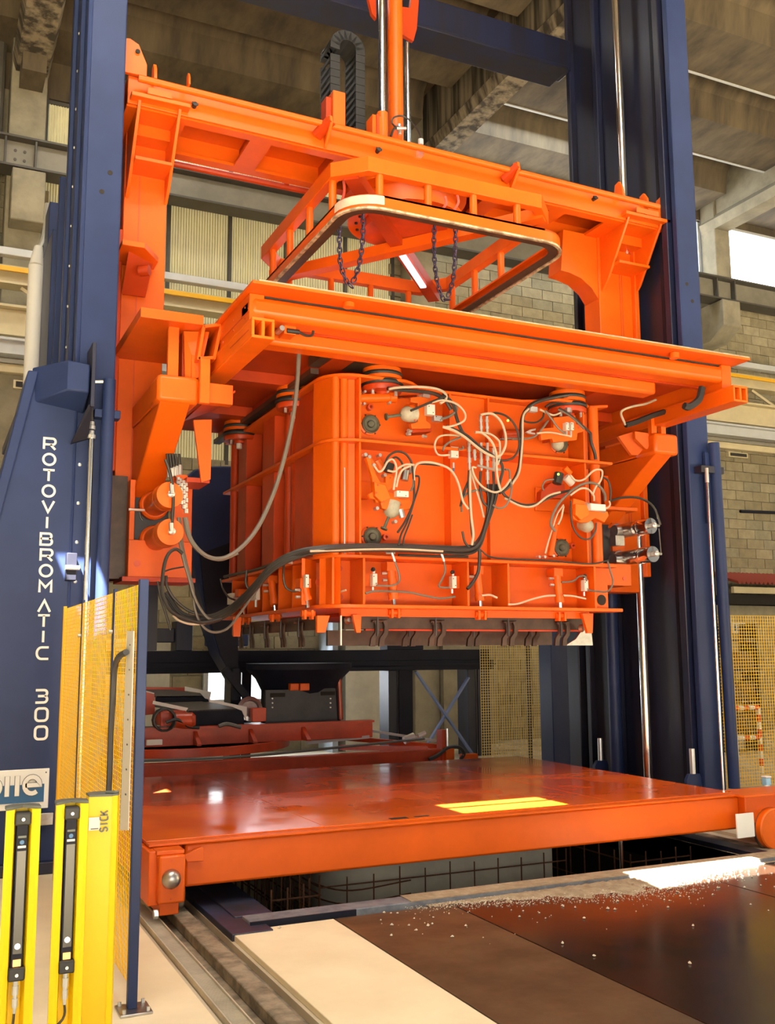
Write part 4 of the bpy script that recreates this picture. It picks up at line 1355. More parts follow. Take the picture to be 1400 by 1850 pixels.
# gasket steel rail and clamp hooks below
box('pallet_rail', BRN, mo, 3.3, 5.86, 7.98, 8.06, 1.86, 1.985, .004)
box('pallet_rail_lip', OR_SHADE, mo, 3.5, 5.8, 7.975, 8.02, 1.845, 1.86)
box('pallet_rail', BRN, mo, 3.14, 3.22, 8.2, 10.9, 1.86, 1.985, .004)
box('pallet_web', BRN, mo, 3.35, 5.8, 8.5, 8.54, 1.72, 1.86)


def hook(x, y, along=0):
    t_ = MB()
    pr_ = [(0, 0), (.05, .015), (.065, -.06), (.055, -.12), (.02, -.16), (.015, -.22), (-.04, -.22), (-.03, -.15), (.015, -.10), (.02, -.04)]
    for dx in (-.05, .035):
        if along:
            t_.prism([(x, y+dx+a*.9, 1.93+b) for a, b in pr_], (.016, 0, 0))
        else:
            t_.prism([(x+dx+a*.9, y, 1.93+b) for a, b in pr_], (0, .03, 0))
    t_.rod((x-.06, y+.015, 1.93), (x+.06, y+.015, 1.93), .012, 8)
    o_ = t_.build('clamp_hook', BRN, mo, .002)
    MB().rod((x-.02, y-.01, 1.80), (x-.02, y-.01, 1.97), .007, 8).build('clamp_bolt', DGR, mo)
    return o_


for px in (685, 790, 921, 1016):
    hook(at(px, 1140, Y=7.94).x, 7.94)
for px in (742, 858, 962):
    hook(at(px, 1140, Y=8.3).x, 8.3)
for y in (8.6, 9.1, 9.6, 10.1, 10.5):
    hook(3.12, y, 1)
MB().rod(at(616, 1112, Y=7.82), at(616, 1166, Y=7.82), .008, 8).build('hanging_strip', WH, mo)
MB().prism([at(1022, 1166, Y=7.96), at(1071, 1166, Y=7.96), at(1068, 1135, Y=7.96), at(1052, 1138, Y=7.96), at(1040, 1155, Y=7.96)], (0, .03, 0)).build('torn_flap', STE, mo)
for px, py in ((630, 1120), (1052, 1135)):
    c = at(px, py, Y=7.9)
    MB().lathe([(.03, 0), (.04, .02), (.02, .05)], (c.x, 7.93, c.z), (0, -1, 0), 12).build('end_stop', STE, mo)

# rubber isolators on top -------------------------------------------------
def isolator(px, py, Y, s=1.0):
    c = at(px, py, Y=Y)
    z = 4.06
    r = .185*s
    iso = MB().lathe([(r*.95, .0), (r, .02), (r, .045), (r*.95, .055)], (c.x, Y, z-.075), (0, 0, 1), 28).build('isolator', OR_SHADE, mo)
    MB().lathe([(r*1.02, 0), (r*1.06, .02), (r*1.02, .04)], (c.x, Y, z-.022), (0, 0, 1), 28).build('isolator_rubber', RUB, iso)
    MB().lathe([(r*.98, 0), (r*.98, .03)], (c.x, Y, z+.032), (0, 0, 1), 28).build('isolator_disc', OR, iso)
    MB().lathe([(r*.98, 0), (r*1.02, .018), (r*.98, .036)], (c.x, Y, z+.062), (0, 0, 1), 28).build('isolator_rubber', RUB, iso)
    MB().lathe([(r*.95, 0), (r*.95, .04), (r*.6, .05), (r*.6, .10)], (c.x, Y, z+.098), (0, 0, 1), 28).build('isolator_cap', OR, iso)
    MB().rod((c.x, Y, z-.10), (c.x, Y, z-.075), .07*s, 16).build('isolator_boss', OR_SHADE, iso)
    MB().rod((c.x-.01, Y, z-.155), (c.x-.01, Y, z-.10), .032*s, 8).build('isolator_nut', WH, iso)
    for dx, dy in ((-.11, -.04), (.09, -.1)):
        MB().rod((c.x+dx*s, Y+dy, z-.12), (c.x+dx*s, Y+dy, z-.075), .017, 8).build('isolator_bolt', ZN, iso)


isolator(690, 690, 7.93)
isolator(1024, 712, 7.93)
isolator(533, 710, 8.85)
isolator(434, 785, 10.45, 1.0)
isolator(857, 700, 10.4)

# round grey-green plugs --------------------------------------------------
for px, py in ((668, 767), (671, 970), (1013, 990), (1010, 803)):
    c = at(px, py, Y=8.05)
    pl = MB().lathe([(.102, 0), (.102, .012), (.09, .02)], (c.x, 8.06, c.z), (0, -1, 0), 26).build('round_plug', OR, mo)
    MB().lathe([(.084, 0), (.086, .022), (.076, .032), (.062, .016), (.035, .012), (.032, .036), (.024, .042)], (c.x, 8.045, c.z), (0, -1, 0), 26).build('plug_rubber', GD, pl)
    for k in range(6):
        a = k*PI/3
        MB().rod((c.x+.094*math.cos(a), 8.03, c.z+.094*math.sin(a)), (c.x+.094*math.cos(a), 8.045, c.z+.094*math.sin(a)), .007, 6).build('plug_screw', RUB, pl)
for px, py in ((670, 735), (698, 970), (1036, 986)):
    c = at(px, py, Y=8.0)
    MB().lathe([(.028, 0), (.028, .05), (.014, .052), (.014, .01)], (c.x, 8.05, c.z), (0, -1, 0), 14).build('grease_socket', RED, mo)

# clamp jacks on the lower compartment -----------------------------------
def jack(px, ptop, pbot, prod, Y=7.86, X=None):
    g = (lambda a, b: at(a, b, Y=Y)) if X is None else (lambda a, b: at(a, b, X=X))
    a, b, c = g(px-3, ptop), g(px+2, pbot), g(px+3, prod)
    j = MB().rod(a, b, .038, 14).build('clamp_jack', OR, mo)
    MB().rod(b-(b-a)*.22, b+(b-a)*.01, .045, 14).build('jack_head', OR, j)
    MB().rod(b, c, .019, 10).build('jack_rod', CHR, j)
    MB().box(a.x-.05, a.x+.05, a.y-.03, a.y+.10, a.z-.01, a.z+.07).build('jack_bracket', OR, j, .003)
    MB().rod(c+Vector((-.06, 0, -.05)), c+Vector((.06, 0, -.05)), .028, 12).build('jack_clevis', OR, j)
    for dx in (-.035, .03):
        MB().box(c.x+dx-.01, c.x+dx+.012, c.y-.04, c.y+.03, c.z-.10, c.z-.02).build('jack_fork', ORB, j, .003)
    MB().rod(a+Vector((-.09, 0, -.03)), a+Vector((-.04, 0, -.03)), .013, 8).rod(a+Vector((-.08, 0, -.09)), a+Vector((-.04, 0, -.09)), .013, 8).build('jack_fitting', ZN, j)
    return j


jack(709, 1030, 1082, 1096)
jack(865, 1036, 1085, 1100)
jack(1009, 1040, 1088, 1103)
jack(494, 1052, 1093, 1105, X=3.10)
jack(553, 1060, 1084, 1098, Y=8.0)
jack(440, 1076, 1100, 1112, X=3.10)


def manifold(px, py, w, h, Y=7.85, m=WH, dz=.03):
    c = at(px, py, Y=Y)
    W_, H_ = w*Y/FPX*1.12, h*Y/FPX*1.12
    b_ = MB().box(c.x-W_/2, c.x+W_/2, Y-dz, Y+dz, c.z-H_/2, c.z+H_/2).build('valve_block', m, mo, .003)
    for dx, dz_ in ((-.25, .28), (.25, -.28)):
        MB().rod((c.x+W_*dx, Y-dz-.002, c.z+H_*dz_), (c.x+W_*dx, Y-dz, c.z+H_*dz_), .005, 6).build('block_screw', RUB, b_)
    return b_


for px, py in ((675, 1048), (818, 1052), (1056, 1058)):
    b_ = manifold(px, py, 9, 22, 7.82)
    c = at(px, py, Y=7.82)
    MB().box(c.x-.02 if px > 700 else c.x-.09, c.x+.09 if px > 700 else c.x+.0, 7.86, 7.88, c.z-.05, c.z+.06).build('block_bracket', OR, b_)
    MB().rod((c.x, 7.82, c.z+.06), (c.x, 7.82, c.z+.09), .014, 8).rod((c.x-.01, 7.82, c.z-.1), (c.x-.01, 7.82, c.z-.06), .011, 8).build('block_fitting', ZN, b_)
    MB().lathe([(.016, 0), (.02, .02), (.01, .035)], (c.x-.02, 7.80, c.z+.085), (0, -1, .3), 10).build('block_cap', RUB, b_)
manifold(553, 1050, 6, 22, 7.90)
for px, py in ((421, 1082), (465, 1074)):
    c = at(px, py, X=3.06)
    b_ = MB().box(3.02, 3.06, c.y-.09, c.y+.09, c.z-.06, c.z+.06).build('valve_block', WH, mo, .003)
    MB().rod((3.03, c.y-.05, c.z-.13), (3.03, c.y-.05, c.z-.06), .014, 8).build('block_fitting', ZN, b_)
b_ = manifold(819, 818, 16, 21, 7.80)
c = at(819, 836, Y=7.8)
MB().rod(c, c+Vector((0, 0, -.05)), .012, 8).build('block_fitting', ZN, b_)
MB().rod(c+Vector((0, 0, -.05)), c+Vector((0, 0, -.08)), .009, 8).build('block_button', BLU, b_)

# vibration locking units ------------------------------------------------
def bracket_plate(pts, Y, th, m=ORB, name='unit_bracket', par=None):
    return MB().prism([at(a, b, Y=Y) for a, b in pts], (0, th, 0)).build(name, m, par or mo, .006)


def motor(px, py, r, Y, d, par, stem=None):
    """pale domed motor, axis d"""
    c = at(px, py, Y=Y)
    MB().lathe([(r, -r*1.1), (r, 0), (r*.93, r*.38), (r*.7, r*.72), (r*.35, r*.93), (0, r)], c, d, 20).build('motor_dome', GDM, par)
    if stem:
        e = at(stem[0], stem[1], Y=Y)
        MB().rod(c, e, .014, 8).rod(e, e+(e-c).normalized()*.012, .032, 12).build('motor_stem', GD, par)


# upper left unit
u = MB().rod(at(648, 720, Y=7.90), at(706, 718, Y=7.90), .042, 16).build('swing_cylinder', OR, mo)
MB().rod(at(702, 718, Y=7.90), at(714, 718, Y=7.90), .050, 16).build('cylinder_head', OR, u)
MB().rod(at(714, 718, Y=7.90), at(752, 716, Y=7.90), .016, 10).build('cylinder_rod', CHR, u)
MB().box(at(763, 714, Y=7.88).x, at(775, 714, Y=7.88).x, 7.86, 7.9, at(763, 718, Y=7.88).z, at(763, 711, Y=7.88).z).rod(at(756, 716, Y=7.88), at(764, 715, Y=7.88), .014, 8).build('rod_clevis', ZN, u)
for a, b in ((651, 706), (651, 711), (651, 728), (659, 729), (705, 727), (701, 707), (660, 707)):
    c = at(a, b, Y=7.84)
    MB().rod(c, c+Vector((0, .05, 0)), .012, 8).build('cylinder_bolt', ZN, u)
ub = bracket_plate([(742, 718), (760, 716), (775, 720), (777, 735), (770, 740), (770, 760), (779, 766), (778, 774), (745, 775), (742, 766), (755, 762), (755, 728), (742, 726)], 7.74, .05, OR)
bracket_plate([(744, 730), (756, 734), (756, 756), (744, 762)], 7.80, .12, OR, par=ub)
MB().rod(at(735, 745, Y=7.8), at(744, 745, Y=7.8), .075, 18).build('motor_flange', OR, ub)
bracket_plate([(745, 772), (780, 772), (780, 780), (745, 782)], 7.85, .15, OR_SHADE, par=ub)
c = at(734, 747, Y=7.78)
motor(736, 748, .072, 7.78, (-1, -.15, -.05), ub, (699, 753))
manifold(776, 741, 17, 20, 7.70)
manifold(789, 757, 17, 10, 7.70, ZN)
for a, b in ((737, 778), (764, 788), (735, 784)):
    c = at(a, b, Y=7.8)
    MB().rod(c, c+Vector((.04, .02, .005)), .016, 8).build('unit_bolt', ZN, ub)
for a, b in ((750, 745), (750, 759)):
    c = at(a, b, Y=7.73)
    MB().rod(c, c+Vector((0, .01, 0)), .008, 8).build('unit_hole', RED, ub)
# lower left unit
ub = bracket_plate([(661, 826), (668, 824), (680, 858), (688, 872), (697, 872), (697, 860), (703, 856), (711, 860), (710, 880), (700, 888), (712, 892), (722, 902), (740, 902), (745, 908),
                    (743, 920), (728, 922), (716, 916), (706, 912), (698, 921), (690, 918), (688, 908), (680, 908), (678, 902), (668, 900), (666, 893), (674, 888), (673, 864)], 7.70, .05, ORB)
bracket_plate([(676, 870), (697, 876), (706, 900), (690, 908), (678, 896)], 7.65, .05, ORB, par=ub)
bracket_plate([(651, 868), (672, 872), (672, 900), (651, 900)], 7.95, .1, OR, par=ub)
MB().rod(at(664, 826, Y=7.75), at(678, 845, Y=7.78), .03, 12).build('unit_cylinder', OR, ub)
MB().rod(at(680, 832, Y=7.80), at(690, 850, Y=7.80), .045, 12).build('unit_cylinder', OR, ub)
for a, b in ((661, 821), (668, 825), (676, 840), (687, 822), (682, 918), (696, 858), (715, 942)):
    c = at(a, b, Y=7.68)
    MB().rod(c, c+Vector((.0, .06, 0)), .016, 8).build('unit_bolt', ZN, ub)
for a, b in ((705, 863), (693, 906), (725, 912), (680, 890), (683, 876)):
    c = at(a, b, Y=7.645 if a < 700 and b > 870 else 7.695)
    MB().rod(c, c+Vector((0, .006, 0)), .009, 8).build('unit_hole', RED, ub)
motor(707, 922, .070, 7.74, (-.25, -.1, -1), ub, (694, 954))
manifold(725, 893, 24, 11, 7.63)
MB().rod(at(723, 920, Y=7.72), at(727, 935, Y=7.72), .028, 10).build('unit_valve', ZN, ub)
MB().rod(at(704, 838, Y=7.74), at(700, 852, Y=7.74), .045, 12).build('unit_sensor', RUB, ub)
MB().rod(at(733, 850, Y=7.74), at(730, 868, Y=7.74), .035, 12).rod(at(736, 848, Y=7.74), at(742, 850, Y=7.74), .04, 10).build('unit_valve', STE, ub)
# upper right unit
u = MB().rod(at(905, 784, Y=7.93), at(944, 783, Y=7.93), .036, 14).build('swing_cylinder', OR_SHADE, mo)
MB().rod(at(902, 793, Y=7.93), at(938, 792, Y=7.93), .014, 8).build('cylinder_rod', CHR, u)
MB().prism([at(958, 776, Y=7.86), at(968, 774, Y=7.86), at(968, 777, Y=7.86), at(960, 779, Y=7.86), at(959, 781, Y=7.86), at(967, 782, Y=7.86), at(967, 785, Y=7.86), at(956, 783, Y=7.86), at(951, 780, Y=7.86)], (0, .03, 0)).build('rod_clevis', LET, u)
ub = bracket_plate([(1000, 754), (1040, 750), (1041, 766), (1050, 767), (1057, 774), (1053, 780), (1044, 782), (1042, 795), (1000, 799), (998, 792), (978, 795), (976, 774), (1000, 772)], 7.74, .05, OR)
bracket_plate([(995, 758), (1012, 756), (1012, 794), (995, 796)], 7.80, .15, OR_SHADE, par=ub)
c = at(1046, 772, Y=7.735)
MB().rod(c, c+Vector((0, .006, 0)), .014, 10).build('unit_hole', RED, ub)
manifold(1022, 771, 7, 16, 7.70)
manifold(1031, 771, 7, 16, 7.70)
MB().rod(at(1023, 779, Y=7.7), at(1023, 788, Y=7.7), .012, 8).rod(at(1031, 779, Y=7.7), at(1031, 788, Y=7.7), .012, 8).build('unit_fitting', ZN, ub)
motor(1007, 803, .062, 7.85, (0, -.3, -1), ub)
MB().rod(at(1026, 738, Y=7.8), at(1026, 746, Y=7.8), .04, 8).build('unit_nut', ZN, ub)
# lower right unit
ub = bracket_plate([(1036, 900), (1052, 904), (1062, 908), (1070, 924), (1098, 924), (1100, 932), (1092, 944), (1084, 940), (1076, 936), (1062, 944), (1050, 944), (1036, 938), (1034, 920)], 7.68, .05, ORB)
bracket_plate([(1040, 910), (1060, 912), (1066, 930), (1050, 940), (1040, 930)], 7.63, .05, ORB, par=ub)
bracket_plate([(995, 872), (1020, 874), (1022, 900), (990, 900), (976, 912), (978, 888)], 7.95, .1, OR_SHADE, par=ub)
bracket_plate([(968, 880), (1030, 886), (1030, 926), (968, 922)], 8.03, .03, OR, par=ub)
motor(1060, 950, .066, 7.74, (0, -.9, -.35), ub)
for a, b in ((1070, 914), (1080, 920)):
    MB().rod(at(a-12, b-2, Y=7.66), at(a+12, b+2, Y=7.66), .026, 10).build('unit_fitting', ZN, ub)
MB().box(at(1065, 915, Y=7.62).x, at(1092, 915, Y=7.62).x, 7.60, 7.66, at(1065, 922, Y=7.62).z, at(1065, 910, Y=7.62).z).build('unit_block', WH, ub, .004)
MB().rod(at(1022, 862, Y=7.78), at(1034, 874, Y=7.78), .038, 14).build('unit_valve', WH, ub)
MB().rod(at(1010, 855, Y=7.8), at(1006, 874, Y=7.8), .045, 10).build('unit_sensor', RUB, ub)
MB().rod(at(1020, 845, Y=7.8), at(1030, 856, Y=7.8), .03, 10).build('unit_cylinder', OR, ub)
MB().lathe([(.012, 0), (.012, .01)], at(1008, 857, Y=7.74), (0, -1, 0), 8).build('indicator', LEDG, ub)
MB().lathe([(.012, 0), (.012, .01)], at(917, 760, Y=7.8), (0, -1, 0), 8).build('indicator', LEDG, u)
MB().rod(at(1004, 948, Y=7.9), at(994, 1005, Y=7.9), .03, 12).build('swing_cylinder', OR, mo)
for a, b in ((985, 1006), (975, 1006), (1001, 1004)):
    c = at(a, b, Y=7.86)
    MB().rod(c, c+Vector((0, .05, 0)), .014, 8).build('cylinder_bolt', ZN, mo)

# cylindrical quick couplings row ---------------------------------------
cpl = {847: (797, 848), 857: (812, 832), 868: (751, 782), 868.5: (800, 850), 879: (752, 782), 880: (800, 888), 891: (810, 852)}
for px, (a, b) in cpl.items():
    p0, p1 = at(px, a, Y=7.72), at(px+1, b, Y=7.72)
    mb = MB()
    n = 5
    for i in range(n):
        q0, q1 = p0.lerp(p1, i/n), p0.lerp(p1, (i+.85)/n)
        mb.rod(q0, q1, .018 if i % 2 else .014, 10)
    mb.rod(p0, p1, .011, 8)
    mb.build('hose_coupling', ZN, mo)
box('coupling_rail', OR, mo, at(845, 800, Y=7.78).x, at(900, 800, Y=7.78).x, 7.76, 7.80, at(870, 806, Y=7.78).z, at(870, 800, Y=7.78).z)
MB().rod(at(862, 841, Y=7.7), at(898, 850, Y=7.7), .012, 8).rod(at(895, 848, Y=7.7), at(912, 848, Y=7.7), .014, 8).build('cross_fitting', ZN, mo)
c = at(962, 740, Y=7.75)
MB().box(c.x-.045, c.x+.04, 7.72, 7.78, c.z-.025, c.z+.025).build('junction_box', PALE, mo, .005)

# hoses: groups by colour ------------------------------------------------
def H(r, m, Y, *pts, par=None):
    return hose('hydraulic_hose', P(*pts, Y=Y), r, m, par or mo)


# main bundle along the middle, separate hoses
for i, (dy, r, dY) in enumerate(((0, .018, 0), (5, .017, .03), (-4, .016, .035), (8, .015, .0), (2, .015, -.035), (-2, .014, .06))):
    H(r, HB, 7.66+dY, (300, 1075+dy*1.2, 8.6), (330, 1112+dy, 8.5), (375, 1118+dy, 8.4), (420, 1098+dy, 8.25), (455, 1064+dy, 8.0), (490, 1025+dy, 7.85), (530, 1002+dy, 7.76), (580, 991+dy*.7), (650, 988+dy*.8), (720, 988+dy*.8), (790, 991+dy*.8),
      (845, 992+dy), (866, 978+dy*1.2), (878, 945+dy), (886+dy, 905), (888+dy*1.5, 875))
H(.010, HC, 7.62, (560, 996), (640, 993), (720, 992), (800, 996))
H(.016, HB, 7.68, (866, 992), (866, 1010), (863, 1035), (852, 1055), (844, 1064))
H(.008, HB, 7.68, (870, 995), (885, 1006), (920, 1010), (960, 1011), (1005, 1014), (1050, 1018), (1075, 1018), (1100, 1012))
H(.012, HB, 7.70, (720, 1003), (780, 1005), (845, 1006))
for px, x2, y2 in ((711, 680, 1058), (800, 793, 1062)):
    MB().rod(at(px-3, 999, Y=7.68), at(px+2, 1014, Y=7.68), .012, 8).rod(at(px-14, 999, Y=7.68), at(px+2, 999, Y=7.68), .010, 8).build('hose_elbow', ZN, mo)
H(.009, HG, 7.70, (713, 1014), (720, 1035), (721, 1050), (708, 1058), (680, 1058))
H(.009, HG, 7.70, (802, 1014), (804, 1032), (798, 1048), (793, 1060), (812, 1062))
H(.010, HG, 7.74, (660, 1072), (680, 1068), (735, 1070), (765, 1076), (795, 1081), (822, 1078))
H(.008, HC, 7.76, (625, 1066), (600, 1072, 7.9), (585, 1066, 7.95))
H(.009, HC, 7.74, (918, 1092), (935, 1091), (960, 1083), (985, 1077), (1003, 1076))
H(.009, HC, 7.74, (1018, 1076), (1035, 1077), (1058, 1082))
H(.009, HC, 7.74, (870, 1076), (885, 1075), (898, 1080))
H(.009, HG, 7.74, (1014, 1052), (1035, 1050), (1045, 1042), (1056, 1041), (1060, 1050))
H(.009, HG, 7.74, (1097, 1012), (1102, 1030), (1107, 1052), (1098, 1068), (1075, 1068), (1062, 1066))
H(.010, HB, 7.9, (513, 1018, 7.95), (512, 1040, 8.0), (516, 1060, 8.0), (530, 1068, 8.0), (550, 1064, 8.0))
MB().rod(at(513, 1018, Y=7.9), at(515, 1014, Y=7.9), .016, 8).rod(at(515, 1014, Y=7.9), at(528, 1017, Y=7.85), .012, 8).build('hose_elbow', ZN, mo)
H(.009, HB, 8.2, (398, 1046, 8.9), (402, 1062, 8.9), (412, 1078, 8.8), (424, 1084, 8.7))
H(.010, HB, 8.2, (446, 1030, 8.4), (444, 1055, 8.4), (455, 1070, 8.4))
H(.014, HB, 8.3, (405, 1042, 9.6), (430, 1036, 9.2), (460, 1030, 8.6), (500, 1016, 8.05))
# upper left hoses
H(.012, HC, 7.62, (702, 703), (720, 700), (760, 699), (790, 703), (805, 712), (805, 722), (795, 729))
H(.018, HB, 7.66, (700, 702), (740, 706), (780, 710), (803, 722), (815, 740))
H(.010, HC, 7.60, (780, 727), (800, 723), (825, 730), (839, 745), (840, 757), (832, 764), (815, 770), (800, 772))
H(.016, HB, 7.66, (800, 712), (818, 730), (826, 758), (835, 780), (846, 790))
H(.011, HB, 7.60, (742, 742), (768, 731), (790, 722), (805, 716))
H(.013, HG, 7.66, (798, 757), (812, 752), (824, 742), (822, 730))
H(.013, HC, 7.60, (800, 771), (820, 778), (840, 790), (862, 808), (880, 820), (900, 828))
H(.014, HB, 7.62, (806, 770), (825, 778), (845, 788), (868, 808), (892, 824), (905, 836), (908, 850), (904, 868), (900, 885))
H(.009, HC, 7.66, (812, 822), (793, 822), (786, 812), (786, 800), (792, 790), (805, 786), (830, 787))
H(.008, HG, 7.66, (828, 812), (836, 811), (836, 806))
H(.010, HG, 7.66, (800, 815), (803, 806), (815, 797), (832, 790))
# lower left hoses
H(.010, HC, 7.58, (676, 842), (684, 852), (692, 848), (700, 834), (709, 830), (715, 840), (716, 855), (713, 870), (711, 885))
H(.010, HB, 7.60, (695, 838), (702, 824), (716, 816), (732, 820), (743, 835), (746, 855), (748, 880), (747, 905), (740, 925), (730, 945), (718, 962))
H(.009, HB, 7.62, (706, 830), (716, 826), (726, 836), (728, 850))
H(.010, HC, 7.58, (700, 850), (712, 852), (722, 844), (735, 839), (748, 840))
H(.010, HC, 7.58, (716, 880), (720, 862), (728, 848), (742, 842))
H(.011, HC, 7.60, (748, 868), (748, 850), (754, 838), (770, 835), (790, 838), (810, 846), (822, 860), (830, 880), (836, 905), (846, 920))
H(.009, HB, 7.63, (755, 838), (775, 839), (795, 841))
H(.009, HG, 7.60, (742, 887), (746, 878), (747, 865))
H(.009, HB, 7.64, (720, 985), (725, 965), (735, 945), (742, 925), (748, 905), (756, 880), (757, 862), (750, 860))
H(.008, HB, 7.64, (728, 984), (730, 970), (738, 950), (745, 930))
# coupling hoses, centre
H(.012, HC, 7.58, (868, 750), (875, 748), (890, 748), (905, 762), (913, 785), (913, 805), (906, 820), (898, 825))
H(.010, HB, 7.60, (879, 750), (895, 746), (915, 752), (930, 768), (937, 790), (937, 810), (928, 826), (912, 832), (900, 830))
H(.012, HC, 7.58, (858, 781), (870, 782), (885, 794), (893, 808), (897, 825), (897, 850), (900, 870), (905, 888))
H(.010, HC, 7.60, (862, 781), (885, 784), (900, 795), (903, 805), (903, 825), (899, 840))
H(.010, HC, 7.58, (860, 845), (853, 845), (858, 862), (870, 878), (885, 887), (898, 889), (912, 880), (922, 866))
H(.009, HG, 7.60, (912, 848), (920, 850), (921, 862), (924, 880), (921, 900), (912, 915), (900, 918), (890, 912))
H(.019, HB, 7.66, (1040, 712, 7.8), (1000, 718, 7.75), (965, 728), (948, 745), (942, 765), (942, 790), (941, 820), (938, 845), (930, 865), (915, 882), (902, 890))
H(.010, HC, 7.61, (955, 738), (945, 752), (944, 790), (941, 830), (937, 855), (925, 875))
H(.010, HC, 7.66, (848, 848), (853, 862), (862, 890), (868, 910), (874, 935))
H(.011, HB, 7.64, (868, 852), (867, 880), (872, 905), (880, 915))
H(.010, HB, 7.64, (880, 888), (882, 905), (880, 930))
H(.012, HB, 7.64, (891, 852), (892, 880), (888, 910), (880, 945))
H(.010, HB, 7.64, (847, 850), (846, 880), (849, 920), (852, 960), (856, 985))
H(.012, HC, 7.62, (850, 850), (849, 880), (851, 930), (855, 965), (852, 985))
H(.012, HB, 7.66, (846, 870), (838, 890), (832, 915))
H(.010, HB, 7.66, (835, 960), (840, 980), (852, 992))
H(.010, HG, 7.66, (834, 925), (834, 905), (846, 890), (870, 885), (880, 890))
# right hoses
H(.013, HB, 7.66, (905, 885), (915, 898), (940, 911), (965, 911), (990, 900), (1010, 891), (1030, 886))
H(.010, HC, 7.63, (912, 900), (940, 914), (965, 914), (990, 896), (1012, 889))
H(.013, HG, 7.62, (1003, 960), (995, 945), (1006, 915), (1025, 893), (1045, 878), (1065, 872), (1082, 878), (1092, 892), (1093, 905))
H(.010, HC, 7.60, (1030, 895), (1048, 883), (1062, 884), (1072, 895), (1073, 905))
H(.010, HC, 7.62, (1030, 858), (1040, 868), (1055, 866), (1070, 852), (1080, 848), (1088, 852), (1085, 868), (1076, 880), (1070, 895))
H(.010, HB, 7.66, (1085, 860), (1098, 868), (1103, 885), (1102, 905))
H(.009, HC, 7.62, (1100, 905), (1102, 912), (1096, 918), (1085, 918))
H(.009, HB, 7.64, (1031, 905), (1031, 930), (1036, 955), (1050, 972), (1066, 973), (1075, 960), (1077, 945))
H(.008, HC, 7.66, (1018, 912), (1006, 930), (998, 955), (990, 980), (985, 1000))
H(.009, HC, 7.66, (1018, 915), (1014, 935), (1008, 948))
H(.008, HG, 7.66, (982, 886), (980, 878), (986, 868), (1000, 866))
H(.009, HC, 7.64, (970, 783), (990, 781), (1015, 785), (1032, 789))
H(.010, HG, 7.62, (985, 742), (995, 755), (1008, 773), (1020, 783))
H(.010, HC, 7.64, (975, 740), (986, 745), (1000, 750), (1012, 746))
H(.010, HG, 7.62, (1008, 740), (1025, 748), (1040, 760), (1055, 775))
H(.012, HB, 7.62, (1010, 738), (1030, 750), (1048, 765), (1066, 782))
H(.016, HB, 7.75, (1066, 782), (1068, 800), (1074, 818), (1076, 830))
H(.009, HB, 7.68, (983, 742), (980, 755), (968, 763), (950, 762), (942, 755))
H(.010, HG, 7.66, (990, 760), (975, 780), (962, 790), (945, 793), (925, 793))
H(.010, HB, 7.80, (985, 735), (1000, 728), (1030, 730), (1050, 740))

# hoses and couplings beside the left arm -------------------------------
for i, px in enumerate((305, 310, 315, 320, 326)):
    H(.012, HB, 8.45, (px-3, 820), (px-1, 838), (px, 850), (px, 862), par=ch)
    a, b = at(px, 840+2*(4-i), Y=8.42), at(px, 862-1*i, Y=8.42)
    MB().rod(a, b, .017, 8).build('hose_coupling', ZN, ch)
for i, px in enumerate((322, 327, 332, 336)):
    y0, y1 = 862+i*3, 905+i*8
    p0, p1 = at(px, y0, Y=8.4), at(px, y1, Y=8.4)
    mb = MB()
    for k in range(6):
        mb.rod(p0.lerp(p1, k/6), p0.lerp(p1, (k+.8)/6), .020 if k % 2 else .015, 8)
    mb.build('hose_coupling', ZN, ch)
box('coupling_rail', OR, ch, at(317, 860, Y=8.45).x, at(338, 860, Y=8.45).x, 8.43, 8.5, at(325, 868, Y=8.45).z, at(325, 858, Y=8.45).z, .004)
MB().rod(at(310, 876, Y=8.2), at(311, 892, Y=8.2), .02, 8).rod(at(309, 945, Y=8.2), at(310, 960, Y=8.2), .02, 8).build('hose_coupling', ZN, ch)
H(.014, HB, 8.25, (299, 830), (306, 850), (312, 880), (313, 910), (311, 945), par=ch)
H(.013, HG, 8.35, (322, 935), (324, 970), (330, 1005), (340, 1040), (350, 1075), (362, 1100), (378, 1118), (400, 1118), (425, 1100), (445, 1078), (465, 1052), par=ch)
H(.012, HG, 8.38, (325, 935), (328, 975), (336, 1015), (348, 1060), (352, 1100), (365, 1130), (385, 1142), (410, 1136), (432, 1110), (450, 1085), (475, 1050), par=ch)
H(.015, HB, 8.3, (330, 1000), (318, 992), (305, 1000), (297, 1020), (293, 1055), (296, 1080), (310, 1105), (335, 1118), (365, 1125), (400, 1118), par=ch)
H(.013, HB, 8.4, (300, 1040), (302, 1060), (318, 1085), (345, 1105), (380, 1112), (410, 1100), (440, 1075), par=ch)
H(.010, HB, 8.4, (285, 1050), (290, 1080), (300, 1110), (308, 1138), par=ch)
H(.010, HC, 8.4, (312, 1112), (325, 1122), (350, 1128), (385, 1122), (415, 1104), par=ch)
H(.007, HB, 8.5, (298, 1032), (310, 1028), (332, 1024), par=ch)
MB().tube(P((252, 925), (254, 935), (258, 940), Y=8.6), .009).build('hydraulic_hose', HB, ch)
